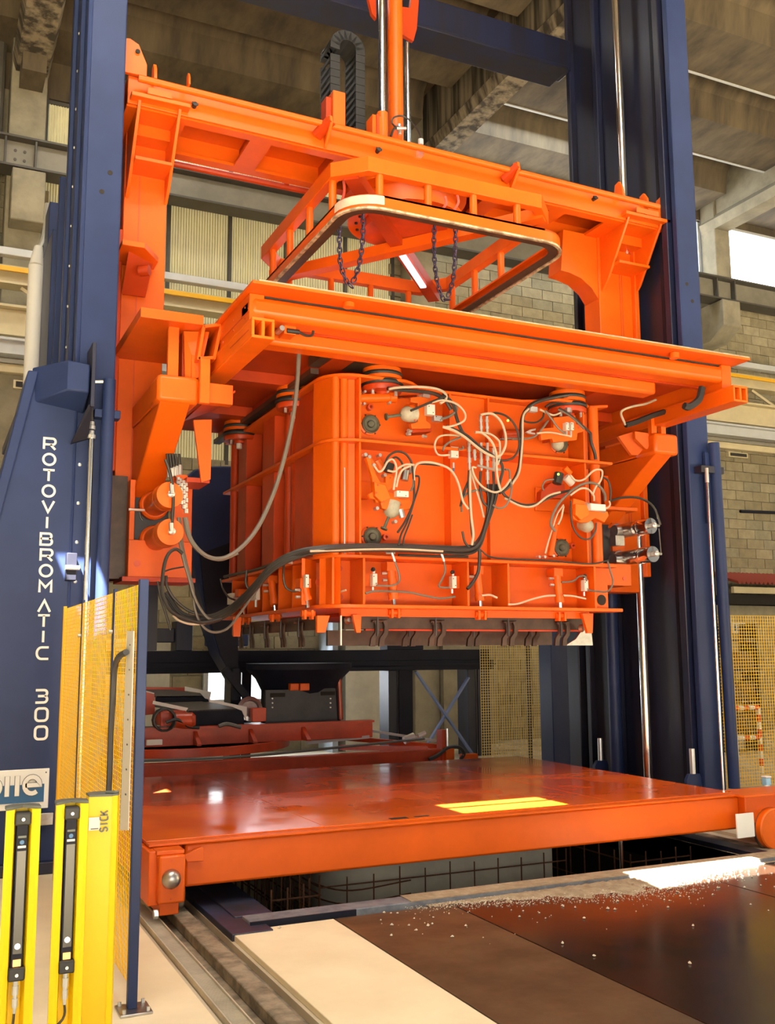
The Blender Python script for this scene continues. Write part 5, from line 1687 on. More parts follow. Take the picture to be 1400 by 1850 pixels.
# ================================================================= PLATFORM TROLLEY
pf = thing('platform_trolley', 'low orange platform trolley with shiny worn deck spanning the pit', 'platform', (3.9, 8.4, 0))
PX0, PX1, PY0, PY1 = 1.38, 6.38, 6.68, 10.12
zt = .45
cuts = [PX0, 2.62, 3.88, 5.13, PX1]
for a, b in zip(cuts, cuts[1:]):
    for c_, d_ in ((PY0+.02, 8.4), (8.4, PY1)):
        box('deck_plate', DECK, pf, a+.002, b-.002, c_+.002, d_-.002, zt-.02, zt, .002)
box('deck_bed', OR_SHADE, pf, PX0+.01, PX1-.01, PY0+.04, PY1-.02, zt-.06, zt-.021)
box('front_beam', OR, pf, 1.62, 6.37, 6.62, 6.72, .155, zt-.022, .018)
box('front_edge_strip', OR, pf, PX0, PX1, 6.60, 6.70, zt-.022, zt-.006, .003)
box('side_beam', OR, pf, PX0, PX0+.1, 6.8, PY1, .16, zt-.06)
box('side_beam', OR, pf, PX1-.1, PX1, 6.8, PY1, .16, zt-.06)
box('rear_beam', OR_SHADE, pf, PX0, PX1, PY1-.1, PY1, .16, zt-.06)
for x in (2.4, 3.2, 4.0, 4.8, 5.6):
    box('joist', OR_SHADE, pf, x-.04, x+.04, 6.72, PY1-.1, .2, zt-.06)
c = at(745, 1484, Z=zt)
box('deck_slot', DARK, pf, c.x-.10, c.x+.04, 6.74, 6.80, zt, zt+.002)
box('deck_slot', DARK, pf, c.x+.10, c.x+.22, 6.76, 6.79, zt, zt+.002)
# left wheel box
wx0, wx1 = at(287, 1600, Y=6.42).x, at(335, 1600, Y=6.42).x
wb = box('wheel_box', OR, pf, wx0, wx1, 6.42, 6.95, .11, .40, .014)
box('wheel_guard', OR, pf, wx0+.015, wx1-.03, 6.46, 6.9, .035, .11, .006)
box('wheel_box_rear', OR, pf, 1.36, wx0+.06, 6.5, 6.95, .09, .42, .008)
wc = at(309, 1588, Y=6.42)
MB().lathe([(.060, 0), (.060, .012), (.052, .035), (.035, .050), (.012, .057)], (wc.x, 6.42, wc.z), (0, -1, 0), 26).build('wheel_cap', STE, wb)
for dx in (-.06, .06):
    MB().rod((wc.x+dx*.0, 6.418, .37 if dx > 0 else .14), (wc.x+dx*.0, 6.42, .37 if dx > 0 else .14), .006, 8).build('cap_screw', RED, wb)
MB().lathe([(.10, -.03), (.11, -.02), (.11, .02), (.10, .03)], (1.605, 6.75, .105), (1, 0, 0), 24).build('wheel', STE, pf)
MB().rod((wx0+.005, 6.46, .05), (wx0-.02, 6.46, .05), .03, 10).build('wheel_scraper', ZN, pf)
MB().prism([at(330, 1544, Y=6.61), at(362, 1529, Y=6.61), at(366, 1530, Y=6.61), at(366, 1554, Y=6.61), at(336, 1556, Y=6.61)], (0, -.03, 0)).build('corner_gusset', OR, pf, .003)
box('corner_top', OR, pf, 1.40, wx1, 6.46, 6.62, .40, .425, .004)
# right wheel arch with round cover
box('wheel_box', OR, pf, 6.37, 7.2, 6.55, 6.95, .20, .43, .012)
box('corner_top', OR, pf, 6.30, 7.2, 6.48, 6.60, .43, .448, .004)
MB().lathe([(.17, 0), (.17, .05), (.16, .06)], (6.63, 6.54, .155), (0, -1, 0), 34).build('wheel_cover', ORB, pf)
MB().lathe([(.175, 0), (.175, .03)], (6.63, 6.57, .15), (0, -1, 0), 34).build('wheel', STE, pf)
MB().lathe([(.10, -.03), (.11, -.02), (.11, .02), (.10, .03)], (6.53, 8.9, .105), (1, 0, 0), 24).build('wheel', STE, pf)
MB().lathe([(.10, -.03), (.11, -.02), (.11, .02), (.10, .03)], (1.605, 9.7, .105), (1, 0, 0), 24).build('wheel', STE, pf)
box('axle_box', OR, pf, 1.5, 1.7, 9.5, 9.9, .11, .3)
box('axle_box', OR, pf, 6.34, 6.6, 8.7, 9.1, .11, .3)
wp = [at(px, py, Y=6.50) for px, py in ((1330, 1471), (1361, 1468), (1364, 1511), (1333, 1515))]
MB().prism(wp, (0, .012, 0)).build('white_card', WHT, pf, label='blank white card')
sen = at(1386, 1412, Y=7.0)
s_ = box('beam_sensor', SKYB, pf, sen.x-.03, sen.x+.03, 6.98, 7.04, sen.z-.035, sen.z+.035, .008)
box('sensor_cap', WHT, s_, sen.x-.032, sen.x+.032, 6.975, 7.045, sen.z+.036, sen.z+.05, .004)
box('sensor_foot', WHT, s_, sen.x-.045, sen.x+.0, 6.97, 7.0, sen.z-.07, sen.z-.03, .003)
MB().rod((sen.x, 7.0, .43), (sen.x, 7.0, sen.z-.03), .010, 8).build('sensor_post', ZN, s_)

# ================================================================= PIT CONTENTS
sx0, sx1, sy0, sy1 = 3.02, 5.13, 7.6, 10.4
pts = arc(sx0+.38, sy0+.38, .38, .38, 180, 270, 10) + [(sx1, sy0), (sx1, sy1), (sx0, sy1)]
MB().prism([(p[0], p[1], -2.19) for p in pts], (0, 0, 2.27)).build('concrete_segment', CONL, None, .02, label='pale concrete block with rounded corner standing in the pit', cat='concrete block')


def rebar_cage(name, lab, x0, x1, y0, y1, z0, z1, nx, nz, faces, r=.006):
    t_ = thing(name, lab, 'rebar cage', ((x0+x1)/2, (y0+y1)/2, z0), None)
    k = 0
    vm = hm = None
    for f in faces:
        if f in 'fb':
            y = y0 if f == 'f' else y1
            for i in range(nx+1):
                x = x0+(x1-x0)*i/nx
                MB().rod((x, y, z0), (x, y, z1+random.uniform(0, .04)), r, 5).build('vertical_bar', RUST, t_)
            for j in range(nz):
                z = z0+.1+(z1-z0-.16)*j/(nz-1)
                MB().rod((x0, y+.008, z), (x1, y+.008, z), r, 5).build('horizontal_bar', RUST, t_)
        else:
            x = x0 if f == 'l' else x1
            n_ = max(3, int((y1-y0)/.2))
            for i in range(n_+1):
                y = y0+(y1-y0)*i/n_
                MB().rod((x, y, z0), (x, y, z1+random.uniform(0, .04)), r, 5).build('vertical_bar', RUST, t_)
            for j in range(nz):
                z = z0+.1+(z1-z0-.16)*j/(nz-1)
                MB().rod((x+.008, y0, z), (x+.008, y1, z), r, 5).build('horizontal_bar', RUST, t_)
    return t_


rebar_cage('rebar_cage', 'rusty reinforcement mesh cage wrapped around the pale concrete block', 2.84, 5.10, 7.36, 9.6, -2.19, -.06, 10, 12, 'fl')
rebar_cage('rebar_cage', 'rusty reinforcement cage leaning in the dark left part of the pit', 2.3, 2.66, 6.9, 9.6, -2.19, .0, 3, 9, 'fr', .007)
rebar_cage('rebar_cage', 'rusty reinforcement cage in the dark pit right of the concrete block', 5.5, 6.15, 7.0, 9.6, -2.19, -.05, 4, 9, 'fl', .007)
for i in range(3):
    MB().tube([(2.84, 7.9, -.12-.1*i), (2.9, 7.55, -.14-.1*i), (3.1, 7.34, -.16-.1*i), (3.6, 7.33, -.13-.1*i)], .006, 5).build('bent_bar', RUST, bpy.data.objects['rebar_cage'])
MB().rod((5.35, 6.9, -2.19), (5.33, 6.9, .14), .018, 10).build('pit_rod', CHR, None, label='thin polished rod standing in the pit right of the concrete block', cat='rod')
for i in range(9):
    MB().box(2.14, 2.9, 10.6, 10.65, -.18-.18*i, -.12-.18*i).build('pit_shelf_bar', DGR, floor)

# crumbs and dust ---------------------------------------------------------
mb = MB()


def stone(x, y, z, s):
    d = [Vector((random.gauss(0, 1), random.gauss(0, 1), random.gauss(0, 1))).normalized() for _ in range(2)]
    vs = []
    for v in ((1, 0, 0), (-1, 0, 0), (0, 1, 0), (0, -1, 0), (0, 0, 1), (0, 0, -.6)):
        vs.append((x+v[0]*s*random.uniform(.7, 1.3), y+v[1]*s*random.uniform(.7, 1.3), z+(v[2]+.5)*s*random.uniform(.6, 1)))
    mb.add(vs, [(0, 2, 4), (2, 1, 4), (1, 3, 4), (3, 0, 4), (2, 0, 5), (1, 2, 5), (3, 1, 5), (0, 3, 5)])


for i in range(5200):
    px = random.triangular(740, 1360, 1150)
    x = at(px, 1600, Y=5.9).x
    edge = 5.93 - .33*math.exp(-((x-4.6)/.85)**2)
    y = 6.09-abs(random.gauss(0, .5))*(6.09-edge)
    if y < edge-.06 and random.random() < .8:
        continue
    stone(x, y, .004, random.uniform(.002, .0055))
for i in range(520):
    x = random.uniform(2.5, 7.0)
    y = 6.08-abs(random.gauss(0, .36))
    if random.random() > math.exp(-((x-4.6)/1.3)**2)+.12:
        continue
    stone(x, y, .004, random.choice((.003, .004, .005, .006, .008, .010)))
for px, py in ((505, 1677), (708, 1672), (752, 1681), (773, 1673), (817, 1693), (1016, 1705), (1246, 1741), (1098, 1642), (1055, 1659), (1252, 1673), (1073, 1728)):
    p = at(px, py, Z=.005)
    stone(p.x, p.y, .004, .012)
mb.build('crumbs', STN, None, smooth=False, label='pale concrete crumbs scattered over the brown floor panels', cat='rubble', kind='stuff')
mb = MB()
nx_, ny_ = 120, 14
vs = []
for i in range(nx_+1):
    x = 3.1+3.4*i/nx_
    wd = .30*math.exp(-((x-4.55)/.85)**2)+.03
    wd *= 1+.18*math.sin(x*17)+.1*math.sin(x*41)
    for j in range(ny_+1):
        t_ = j/ny_
        y = 6.098-wd*t_
        h = .020*math.sin(PI*min(1, t_*.92+.15))*(wd/.3)*(1+.35*math.sin(x*53+j*2.1))*random.uniform(.6, 1.1)
        vs.append((x, y, .0032+max(0, h if 0 < j < ny_ else 0)))
fs = [(i*(ny_+1)+j, (i+1)*(ny_+1)+j, (i+1)*(ny_+1)+j+1, i*(ny_+1)+j+1) for i in range(nx_) for j in range(ny_)]
mb.add(vs, fs).build('dust_heap', DUST, None, label='flat heap of grey-brown concrete dust along the pit edge', cat='rubble', kind='stuff')
box('pit_kerb', DUST, floor, 3.0, 6.9, 6.10, 6.275, .03, .036)

# ================================================================= SAFETY FENCE, LEFT
sf = thing('safety_fence', 'yellow wire mesh fence with navy posts at the left foreground', 'fence', (.97, 6.4, 0))
FY0, FY1 = 5.03, 7.95


def fpost(px, y, r, m=NV):
    o_ = box('post', m, sf, .97-r, .97+r, y-r, y+r, 0, 2.02, .003)
    return o_


fp_ = box('post', NV, sf, .955, 1.0, 4.95, 4.99, 0.012, 2.02, .003)
box('post_foot', STE, sf, .91, 1.06, 4.88, 5.04, 0, .012, .003)
for a, b in ((.93, 4.90), (1.04, 4.90), (.93, 5.02), (1.04, 5.02)):
    MB().rod((a, b, .012), (a, b, .03), .009, 6).build('foot_bolt', ZN, sf)
for y in (5.76, 7.0):
    box('post', NV, sf, .965, .985, y-.02, y+.02, 0, 2.02, .002)
    MB().rod((.945, y, 1.78), (.965, y, 1.78), .012, 8).build('clip_screw', ZN, sf)
box('post', YELD, sf, .96, .985, FY1-.015, FY1+.015, 0, 2.02, .002)
mb = MB()
z = .10
while z < 2.0:
    mb.bar((.975, 4.99, z), (.975, FY1, z), .0042, .0042)
    z += .026
mb.build('horizontal_wires', YW, sf, smooth=False, kind='stuff')
mb = MB()
y = 5.0
while y < FY1:
    mb.bar((.971, y, .10), (.971, y, 2.0), .004, .004)
    y += .045
mb.build('vertical_wires', YW, sf, smooth=False, kind='stuff')
ms = MB().prism([at(229, 1140, X=.95), at(241, 1140, X=.95), at(231, 1500, X=.95), at(216, 1500, X=.95)], (.006, 0, 0)).build('measuring_strip', LET, None, label='narrow white strip leaning against the yellow fence', cat='strip')
for i in range(7):
    p = at(235-.03*i*45, 1165+45*i, X=.948)
    MB().box(.946, .949, p.y-.012, p.y+.008, p.z-.004, p.z+.004).build('strip_mark', GRYP, ms)
MB().tube([at(228, 1178, X=.93), at(214, 1188, X=.93), at(207, 1210, X=.93), at(204, 1260, X=.93), at(200, 1330, X=.93), at(198, 1400, X=.93), at(196, 1450, X=.93), at(196, 1600, X=.93)], .016, 10).build('conduit', DGR, None, label='dark grey bent conduit hooked over in front of the yellow fence', cat='pipe')

# ================================================================= LIGHT CURTAIN COLUMNS
def curtain(lab, x0, x1, Y, zt_, c_):
    t_ = thing('light_curtain_column', lab, 'safety sensor', ((x0+x1)/2, Y, 0), 'yellow light curtain columns')
    W_ = x1-x0
    xm = (x0+x1)/2
    # open C profile
    mb_ = MB()
    prof = [(x0, Y), (x0+.012, Y-.006), (x0+.030, Y+.004), (x0+.040, Y+.055), (x1-.040, Y+.055), (x1-.030, Y+.004), (x1-.012, Y-.006), (x1, Y),
            (x1-.004, Y+.05), (x1-.03, Y+.085), (x0+.03, Y+.085), (x0+.004, Y+.05)]
    mb_.prism([(p[0], p[1], 0) for p in prof], (0, 0, zt_))
    mb_.build('housing', YEL, t_, smooth=False)
    cap = [(x0, Y-.004)] + [(x0+.03, Y+.02), (xm, Y+.05), (x1-.03, Y+.02), (x1, Y-.004), (x1, Y+.06), (x1-.03, Y+.092), (x0+.03, Y+.092), (x0, Y+.06)]
    MB().prism([(p[0], p[1], zt_) for p in cap], (0, 0, .010)).build('top_cap', GRYP, t_)
    zb_ = c_['zb']
    ztp = zt_-.045
    s = MB().box(xm-.020, xm+.020, Y+.012, Y+.052, zb_, ztp).build('sensor_bar', BLKN, t_, .003)
    MB().box(xm-.015, xm+.015, Y+.008, Y+.012, zb_+.07, ztp-.10).build('lens_window', LENS, s)
    for z in (ztp-.055, ztp-.09):
        MB().box(xm-.014, xm+.014, Y+.008, Y+.012, z, z+.008).build('lens_mark', GRYP if z > ztp-.06 else WHT, s)
    MB().lathe([(.008, 0), (.008, .002)], (xm, Y+.010, ztp-.07), (0, -1, 0), 10).build('indicator', BLU, s)
    for z in (ztp-.01, zb_-.02):
        MB().box(xm-.028, xm+.028, Y-.006, Y+.05, z, z+.045).build('end_clamp', RUB, t_, .006)
        MB().rod((xm, Y-.012, z+.022), (xm, Y-.005, z+.022), .006, 8).build('clamp_screw', ZN, t_)
    MB().lathe([(.013, 0), (.009, .004)], (xm, Y+.011, zb_+.095), (0, -1, 0), 14).build('indicator', LED, s)
    MB().box(xm-.013, xm+.013, Y+.006, Y+.012, zb_+.028, zb_+.05).build('indicator', LEDO, s)
    mbx = MB()
    z = zb_-.02
    for r_, h_ in ((.009, .02), (.011, .03), (.008, .012), (.010, .03), (.006, .02)):
        mbx.rod((xm, Y+.02, z), (xm, Y+.02, z-h_), r_, 10)
        z -= h_
    mbx.build('cable_plug', PALE, t_)
    MB().tube([(xm, Y+.02, z+.01), (xm-.004, Y+.02, z-.05), (xm-.02*c_['k'], Y+.02, z-.12), (xm-.03*c_['k'], Y+.03, .1), (xm-.03*c_['k'], Y+.03, .01)], .0045).build('cable', HB, t_)
    return t_


ax0, ax1 = at(11, 1465, Y=3.9), at(74, 1465, Y=3.9)
curtain('left of the two open yellow light curtain columns, at the photo edge', ax0.x, ax1.x, 3.9, ax0.z, {'zb': at(32, 1762, Y=3.9).z, 'k': 1})
bx0, bx1 = at(102, 1455, Y=3.95), at(160, 1455, Y=3.95)
curtain('right of the two open yellow light curtain columns, beside the closed one', bx0.x, bx1.x, 3.95, bx0.z, {'zb': at(124, 1748, Y=3.95).z, 'k': 4})
gx0, gx1 = at(161, 1440, Y=4.25), at(217, 1440, Y=4.25)
gt = gx0.z
yc = thing('light_curtain_column', 'closed yellow column seen from its back, with vertical lettering', 'safety sensor', ((gx0.x+gx1.x)/2, 4.3, 0), 'yellow light curtain columns')
x0, x1 = gx0.x, gx1.x
prof = [(x0, 4.25), (x0+.09*(x1-x0)*8.5, 4.235), (x0+.72*(x1-x0), 4.232), (x0+.73*(x1-x0), 4.236), (x1-.01, 4.245), (x1, 4.27), (x1, 4.33), (x1-.03, 4.35), (x0+.03, 4.35), (x0, 4.33)]
MB().prism([(p[0], p[1], .02) for p in prof], (0, 0, gt-.02)).build('housing', YEL, yc, smooth=False)
MB().prism([(p[0], p[1], gt) for p in prof], (0, 0, .008)).build('top_cap', GRYP, yc)
MB().tube([(x0+.07, 4.27, gt+.012), (x0+.10, 4.245, gt+.014), (x1-.01, 4.25, gt+.014)], .006).build('top_handle', GRYP, yc)
box('foot', DGR, yc, x0-.01, x1+.035, 4.22, 4.37, 0, .02, .004)
MB().rod((x0+.06, 4.29, 0), (x0+.06, 4.29, .06), .10, 24).build('foot', DGR, yc)
p = at(171, 1489, Y=4.225)
ws = box('sticker', WHT, yc, p.x-.022, p.x+.022, 4.2325, 4.236, p.z-.025, p.z+.025)
box('sticker_text', GRYP, ws, p.x-.014, p.x+.016, 4.232, 4.2325, p.z-.021, p.z-.017)
c = at(188, 1484, Y=4.228)
wd, ht = .030, .020
for i, ch_ in enumerate('SICK'):
    mb = MB()
    for st, cl in GL[ch_]:
        # letters run upwards, turned a quarter to the left
        ribbon(mb, [(c.x - (v-.5)*wd*1.0, c.z + (i-1.5)*.0215 + (u-.5)*(.016 if ch_ != 'I' else .0)) for u, v in st], .0055, 4.2295, bool(cl))
    mb.build('letter', GRYP, yc, smooth=False)

# ================================================================= BEHIND THE PLATFORM
bf = thing('steel_portal_frame', 'low black-navy portal frame with crossed braces behind the platform', 'steel frame', (5.0, 14.2, 0))
box('top_beam', BLKN, bf, -.6, 8.45, 14.2, 14.26, 1.53, 1.70, .006)
box('top_beam', BLKN, bf, -.6, 8.50, 14.16, 14.5, 1.38, 1.53, .0)
box('top_ledge', BLKN, bf, -.6, 8.52, 14.12, 14.16, 1.45, 1.47)
for x in (6.64, 8.06, 2.0, 4.1):
    box('post', NVD, bf, x, x+.16, 14.24, 14.6, 0, 1.38, .008)
    box('post_flange', BLKN if x != 8.06 else NVD, bf, x+.16, x+.40 if x > 6 else x+.3, 14.2, 14.24, 0, 1.38, .006)
MB().bar((7.08, 14.18, 1.36), (8.10, 14.18, .02), .03, .07, (0, 1, 0)).build('cross_brace', XBR, bf)
MB().bar((7.15, 14.22, .02), (8.06, 14.22, 1.25), .03, .07, (0, 1, 0)).build('cross_brace', XBR, bf)
box('hopper_seat', BLKN, bf, 4.9, 6.9, 13.9, 14.12, 1.40, 1.44)
# hopper / feeder head
hp = thing('concrete_feeder', 'black concrete feeder cone with grey front plate behind the platform', 'feeder', (4.3, 12.8, .7))
c = at(545, 1210, Y=12.9)
MB().lathe([(.72, 0), (.72, .08), (.60, .20), (.42, .55), (.40, .60)], (c.x-.02, 12.95, 1.52), (0, 0, -1), 26).build('cone', BLKN, hp)
fpz = [at(px, py, Y=12.45) for px, py in ((480, 1247), (606, 1243), (610, 1302), (480, 1308))]
MB().prism(fpz, (0, .05, 0)).build('front_plate', DGR, hp, .004)
for a, b in ((499, 1255), (590, 1252)):
    q = at(a, b, Y=12.44)
    MB().box(q.x-.08, q.x+.12, 12.435, 12.45, q.z-.03, q.z+.02).build('plate_slot', DARK, hp)
for px in (492, 597):
    for py in (1262, 1270, 1278):
        q = at(px, py, Y=12.44)
        MB().rod((q.x, 12.43, q.z), (q.x, 12.45, q.z), .010, 6).build('plate_bolt', ZN, hp)
q = at(541, 1240, Y=12.40)
MB().box(q.x-.14, q.x-.02, 12.36, 12.45, q.z-.05, q.z+.04).box(q.x-.01, q.x+.12, 12.34, 12.45, q.z-.055, q.z+.04).build('orange_motor', OR, hp, .008)
MB().bar(at(405, 1208, Y=12.6), at(452, 1268, Y=12.6), .07, .09).bar(at(425, 1208, Y=12.7), at(425, 1265, Y=12.7), .09, .09).build('feeder_leg', BLKN, hp)
q = at(455, 1282, Y=12.4)
MB().lathe([(.16, 0), (.16, .04), (.11, .05), (.10, .02)], (q.x, 12.5, q.z), (0, -1, .2), 30).build('feeder_flange', STE, hp)
MB().rod(at(612, 1215, Y=12.6), at(616, 1300, Y=12.6), .03, 8).build('red_post', RED, hp)
box('feeder_box', BLKN, hp, c.x-.35, c.x+.62, 13.0, 13.6, .7, 1.36)
# rust red carriage
rm = thing('red_carriage', 'rust red conveyor carriage standing behind the platform', 'machine', (3.9, 12.0, 0))
box('front_channel', RED, rm, .9, 6.2, 11.6, 11.68, .24, .40, .006)
box('channel_flange', RED, rm, .9, 6.2, 11.55, 11.7, .40, .42)
box('lower_frame', RED, rm, 1.0, 6.2, 11.7, 13.2, .02, .24)
box('upper_channel', RED, rm, .9, 5.45, 12.2, 12.26, .55, .76, .006)
box('upper_flange', RED, rm, .9, 5.45, 12.14, 12.3, .75, .775)
MB().lathe([(1.55, 0), (1.55, .10), (1.48, .10), (1.48, 0)], (3.0, 13.2, .46), (0, 0, 1), 48).build('curved_ring', RED, rm)
box('upper_deck', DGR, rm, 1.2, 5.4, 12.3, 13.6, .60, .70)
for x in (3.05, 3.75, 4.45):
    MB().prism([(x, 12.20, .56), (x, 12.20, .72), (x, 11.98, .58), (x, 11.98, .56)], (.05, 0, 0)).build('channel_gusset', RED, rm)
MB().tube([(1.2, 11.52, .50), (2.6, 11.54, .46), (3.6, 11.54, .46), (5.0, 11.56, .52), (5.9, 11.58, .56)], .016).build('grey_pipe', HG, rm)
MB().bar((4.9, 12.0, .46), (6.0, 11.7, .42), .08, .06).bar((5.3, 12.9, .5), (6.3, 11.8, .42), .08, .06).build('diagonal_frame', RED, rm)
MB().bar((5.5, 12.6, .62), (6.2, 11.75, .50), .03, .03).bar((4.6, 12.4, .50), (5.4, 12.2, .56), .05, .04).build('pale_strip', PALE, rm)
box('side_bracket', RED, rm, 6.14, 6.24, 11.55, 11.7, .24, .66)
MB().rod((6.2, 11.52, .3), (6.2, 11.52, .68), .02, 8).build('side_screw', ZN, rm)
MB().rod(at(730, 1338, Y=11.9), at(748, 1330, Y=11.9), .05, 12).rod(at(755, 1330, Y=11.9), at(768, 1324, Y=11.9), .03, 10).build('valve_head', ZN, rm)
MB().tube(P((775, 1372), (790, 1365), (808, 1352), (828, 1350), (838, 1362), (832, 1372), Y=11.5), .025).build('hydraulic_hose', HB, rm)
box('small_bracket', OR, rm, at(812, 1365, Y=11.5).x-.06, at(812, 1365, Y=11.5).x+.06, 11.48, 11.58, 0.1, at(812, 1352, Y=11.5).z)
box('small_bracket', OR, rm, at(850, 1365, Y=11.5).x-.12, at(850, 1365, Y=11.5).x+.10, 11.48, 11.58, 0.1, at(850, 1362, Y=11.5).z)
# belt troughs on the carriage
def trough(Y, dY, front, lt, rt_, top):
    F = [at(px, py, Y=Y) for px, py in front]
    MB().prism(F, (0, .05, 0)).build('trough_front', BLKN, rm, .006)
    tl = [F[0]+Vector((0, 0, 0)), F[1]+Vector((0, 0, 0)), F[1]+Vector((-.35, dY, .06)), F[0]+Vector((-.45, dY, .06))]
    MB().prism(tl, (0, 0, -.02)).build('belt', HG, rm)
    for pts in (lt, rt_):
        MB().prism([at(px, py, Y=Y-.06) for px, py in pts], (0, .02, 0)).build('trough_lip', WHT, rm, label='white edge strip')


trough(12.4, .8, ((340, 1283), (441, 1279), (441, 1311), (340, 1313)), ((277, 1266), (340, 1279), (336, 1285), (276, 1272)),
       ((377, 1263), (446, 1277), (445, 1302), (437, 1284), (420, 1277), (378, 1268)), 0)
trough(13.3, .8, ((282, 1257), (378, 1256), (378, 1268), (282, 1270)), ((262, 1247), (279, 1252), (276, 1257), (262, 1254)),
       ((334, 1240), (382, 1250), (379, 1264), (371, 1262), (362, 1252), (334, 1248)), 0)
MB().prism(P((262, 1241), (334, 1242), (334, 1252), (262, 1252), Y=14.1), (0, .04, 0)).build('red_panel', RED, rm)
MB().prism(P((262, 1250), (279, 1254), (280, 1290), (262, 1292), Y=12.9), (0, .04, 0)).build('red_panel', RED, rm)
MB().prism(P((290, 1286), (336, 1284), (336, 1310), (290, 1312), Y=12.3), (0, .3, 0)).build('drive_box', RED, rm, .01)
q = at(295, 1300, Y=12.2)
for k in range(4):
    ring = [q+Vector((.13*math.cos(2*PI*j/14), -.03*k, .13*math.sin(2*PI*j/14))) for j in range(14)]
    MB().tube(ring, .014, 6, 0, closed=True).build('coiled_hose', HB, rm)
MB().lathe([(.10, 0), (.10, .2), (.06, .24)], (q.x+.15, 12.2, q.z-.02), (1, -.3, 0), 16).build('red_motor', RED, rm)
MB().tube(P((300, 1305), (320, 1300), (340, 1312), (360, 1315), Y=12.1), .02).build('hydraulic_hose', HB, rm)
MB().tube(P((395, 1312), (410, 1308), (435, 1314), Y=12.1), .025).build('hydraulic_hose', HG, rm)
MB().box(at(455, 1300, Y=12.3).x, at(480, 1300, Y=12.3).x, 12.28, 12.4, .80, .97).build('red_block', RED, rm, .01)
box('white_tag', LET, rm, at(262, 1342, Y=12).x, at(290, 1342, Y=12).x, 11.9, 11.96, .60, .66)
# navy silo body seen left of the mould
si = thing('navy_chute', 'tall dark navy chute between the left press column and the mould box', 'chute', (3.3, 13.0, 0))
MB().prism([at(px, py, Y=13.0) for px, py in ((340, 860), (352, 848), (380, 842), (405, 842), (430, 842), (430, 1240), (395, 1180), (372, 1110), (345, 1010))], (0, .5, 0)).build('chute_body', NV, si, .02)
MB().prism([at(px, py, Y=12.95) for px, py in ((362, 1000), (430, 975), (430, 1240), (398, 1180), (372, 1100))], (0, .04, 0)).build('chute_plate', BLKN, si)
box('chute_post', NVD, si, at(268, 1100, Y=13.3).x, at(285, 1100, Y=13.3).x, 13.3, 13.5, 1.7, 3.4)
nv2 = thing('navy_machine_housing', 'dark navy gearbox housings standing on the portal frame', 'machine', (3.0, 14.3, 1.7))
box('housing', NVD, nv2, at(318, 1150, Y=14.2).x, at(348, 1150, Y=14.2).x, 14.2, 14.5, 1.70, 2.12, .01)
box('housing', NVD, nv2, at(264, 1150, Y=14.2).x, at(318, 1150, Y=14.2).x, 14.3, 14.5, 1.82, 2.02, .01)
box('housing', NV, nv2, at(378, 1160, Y=14.2).x, at(450, 1160, Y=14.2).x, 14.2, 14.5, 1.76, 1.96, .03)
box('housing', BLKN, nv2, at(700, 1160, Y=14.2).x, at(765, 1160, Y=14.2).x, 14.2, 14.5, 1.70, 1.95, .01)

# ================================================================= BACK FENCES
def wire_fence(name, lab, x0, x1, Y, z0, z1, sx, sz, r, m, posts, pm=NVD):
    t_ = thing(name, lab, 'fence', ((x0+x1)/2, Y, 0))
    for x in posts:
        box('post', pm, t_, x-.03, x+.03, Y, Y+.05, 0, z1+.02, .003)
    mb_ = MB()
    x = x0
    while x < x1:
        mb_.bar((x, Y-.01, z0), (x, Y-.01, z1), r, r)
        x += sx
    mb_.build('vertical_wires', m, t_, smooth=False, kind='stuff')
    mb_ = MB()
    z = z0
    while z < z1:
        mb_.bar((x0, Y-.013, z), (x1, Y-.013, z), r, r)
        z += sz
    mb_.build('horizontal_wires', m, t_, smooth=False, kind='stuff')
    return t_


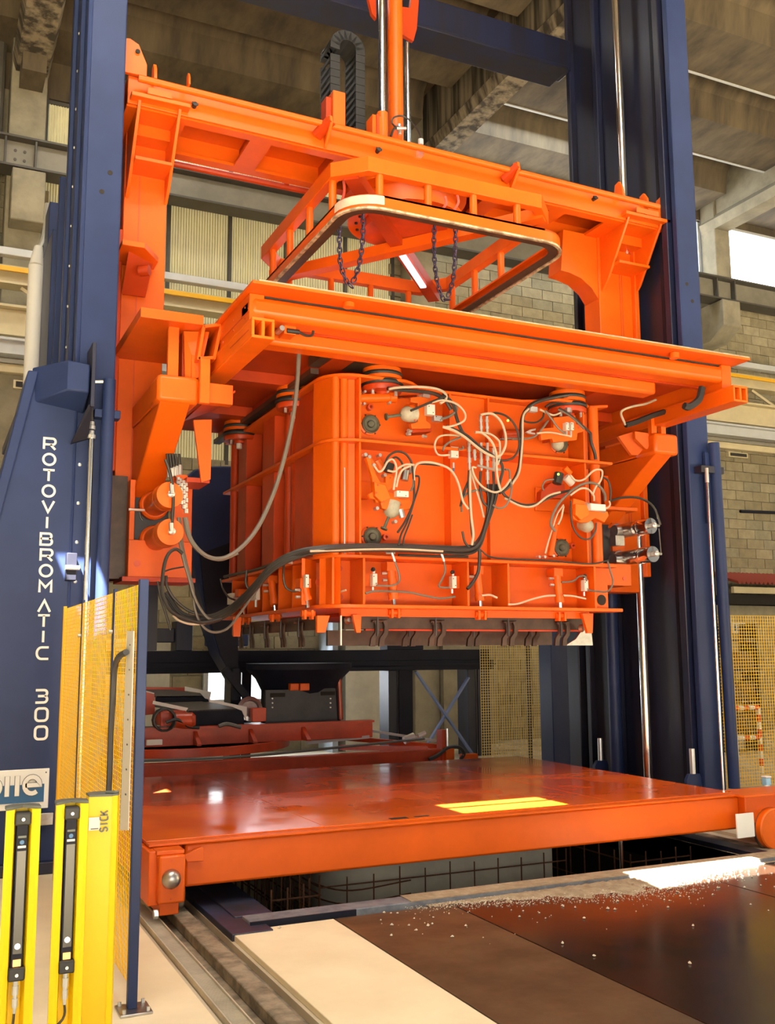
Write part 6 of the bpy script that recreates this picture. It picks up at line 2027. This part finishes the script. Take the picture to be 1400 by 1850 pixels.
wire_fence('wire_fence', 'yellow square mesh fence at the right edge behind the platform', 8.25, 10.4, 9.3, .04, at(1330, 1112, Y=9.3).z, .040, .040, .0055, YW, (8.22, 10.42))
wire_fence('wire_fence', 'fine tan mesh fence seen between the portal frame and the right navy column', at(868, 1250, Y=12.9).x, at(1078, 1250, Y=12.9).x, 12.9, .03, 1.9, .040, .040, .006, YWP, (at(957, 1250, Y=12.9).x, at(1054, 1250, Y=12.9).x))
# red and white striped stands
def striped(name, lab, segs, Y, r=.03):
    t_ = thing(name, lab, 'barrier', segs[0][0], None)
    for a, b in segs:
        a, b = Vector(a), Vector(b)
        n_ = max(2, int((b-a).length/.09))
        for i in range(n_):
            MB().rod(a.lerp(b, i/n_), a.lerp(b, (i+1)/n_), r, 8).build('stripe', SIGN if i % 2 else WHT, t_)
    return t_


A1 = at(1000, 1256, Y=14.2)
striped('striped_barrier', 'red and white striped tube frame behind the tan mesh fence', [((A1.x, 14.2, 0), (A1.x, 14.2, A1.z)), ((A1.x, 14.2, A1.z), (A1.x+1.2, 14.2, A1.z)), ((A1.x, 14.2, .45), (A1.x+1.2, 14.2, .45))], 14.2)
B1 = at(1370, 1278, Y=10.4)
striped('striped_barrier', 'red and white striped tube frame behind the yellow mesh fence at the right', [((B1.x, 10.4, 0), (B1.x, 10.4, B1.z)), ((B1.x-.55, 10.4, B1.z), (B1.x, 10.4, B1.z)), ((B1.x-.4, 10.4, .48), (B1.x, 10.4, .48))], 10.4)
q = at(1327, 1350, Y=9.22)
t_ = box('notice_board', WHT, None, q.x-.06, q.x+.06, 9.22, 9.24, q.z-.12, q.z+.13, .004, label='small white notice with dark marks in front of the yellow mesh fence', cat='sign')
for i in range(3):
    box('notice_mark', GRYP, t_, q.x-.04, q.x+.04, 9.215, 9.22, q.z-.09+i*.07, q.z-.05+i*.07)
q = at(1345, 1240, Y=12.6)
t_ = thing('shelf_unit', 'dark cluttered shelf unit behind the yellow mesh fence', 'shelf', (q.x, 12.8, 0))
for i in range(4):
    box('shelf', DGR, t_, q.x-.35, q.x+.35, 12.6, 13.0, .3+.5*i, .34+.5*i)
for dx in (-.35, .32):
    box('upright', DGR, t_, q.x+dx, q.x+dx+.03, 12.6, 13.0, 0, 2.1)
for i in range(3):
    box('crate', BRN, t_, q.x-.3, q.x+.25, 12.62, 12.95, .34+.5*i, .34+.5*i+.3, .01)
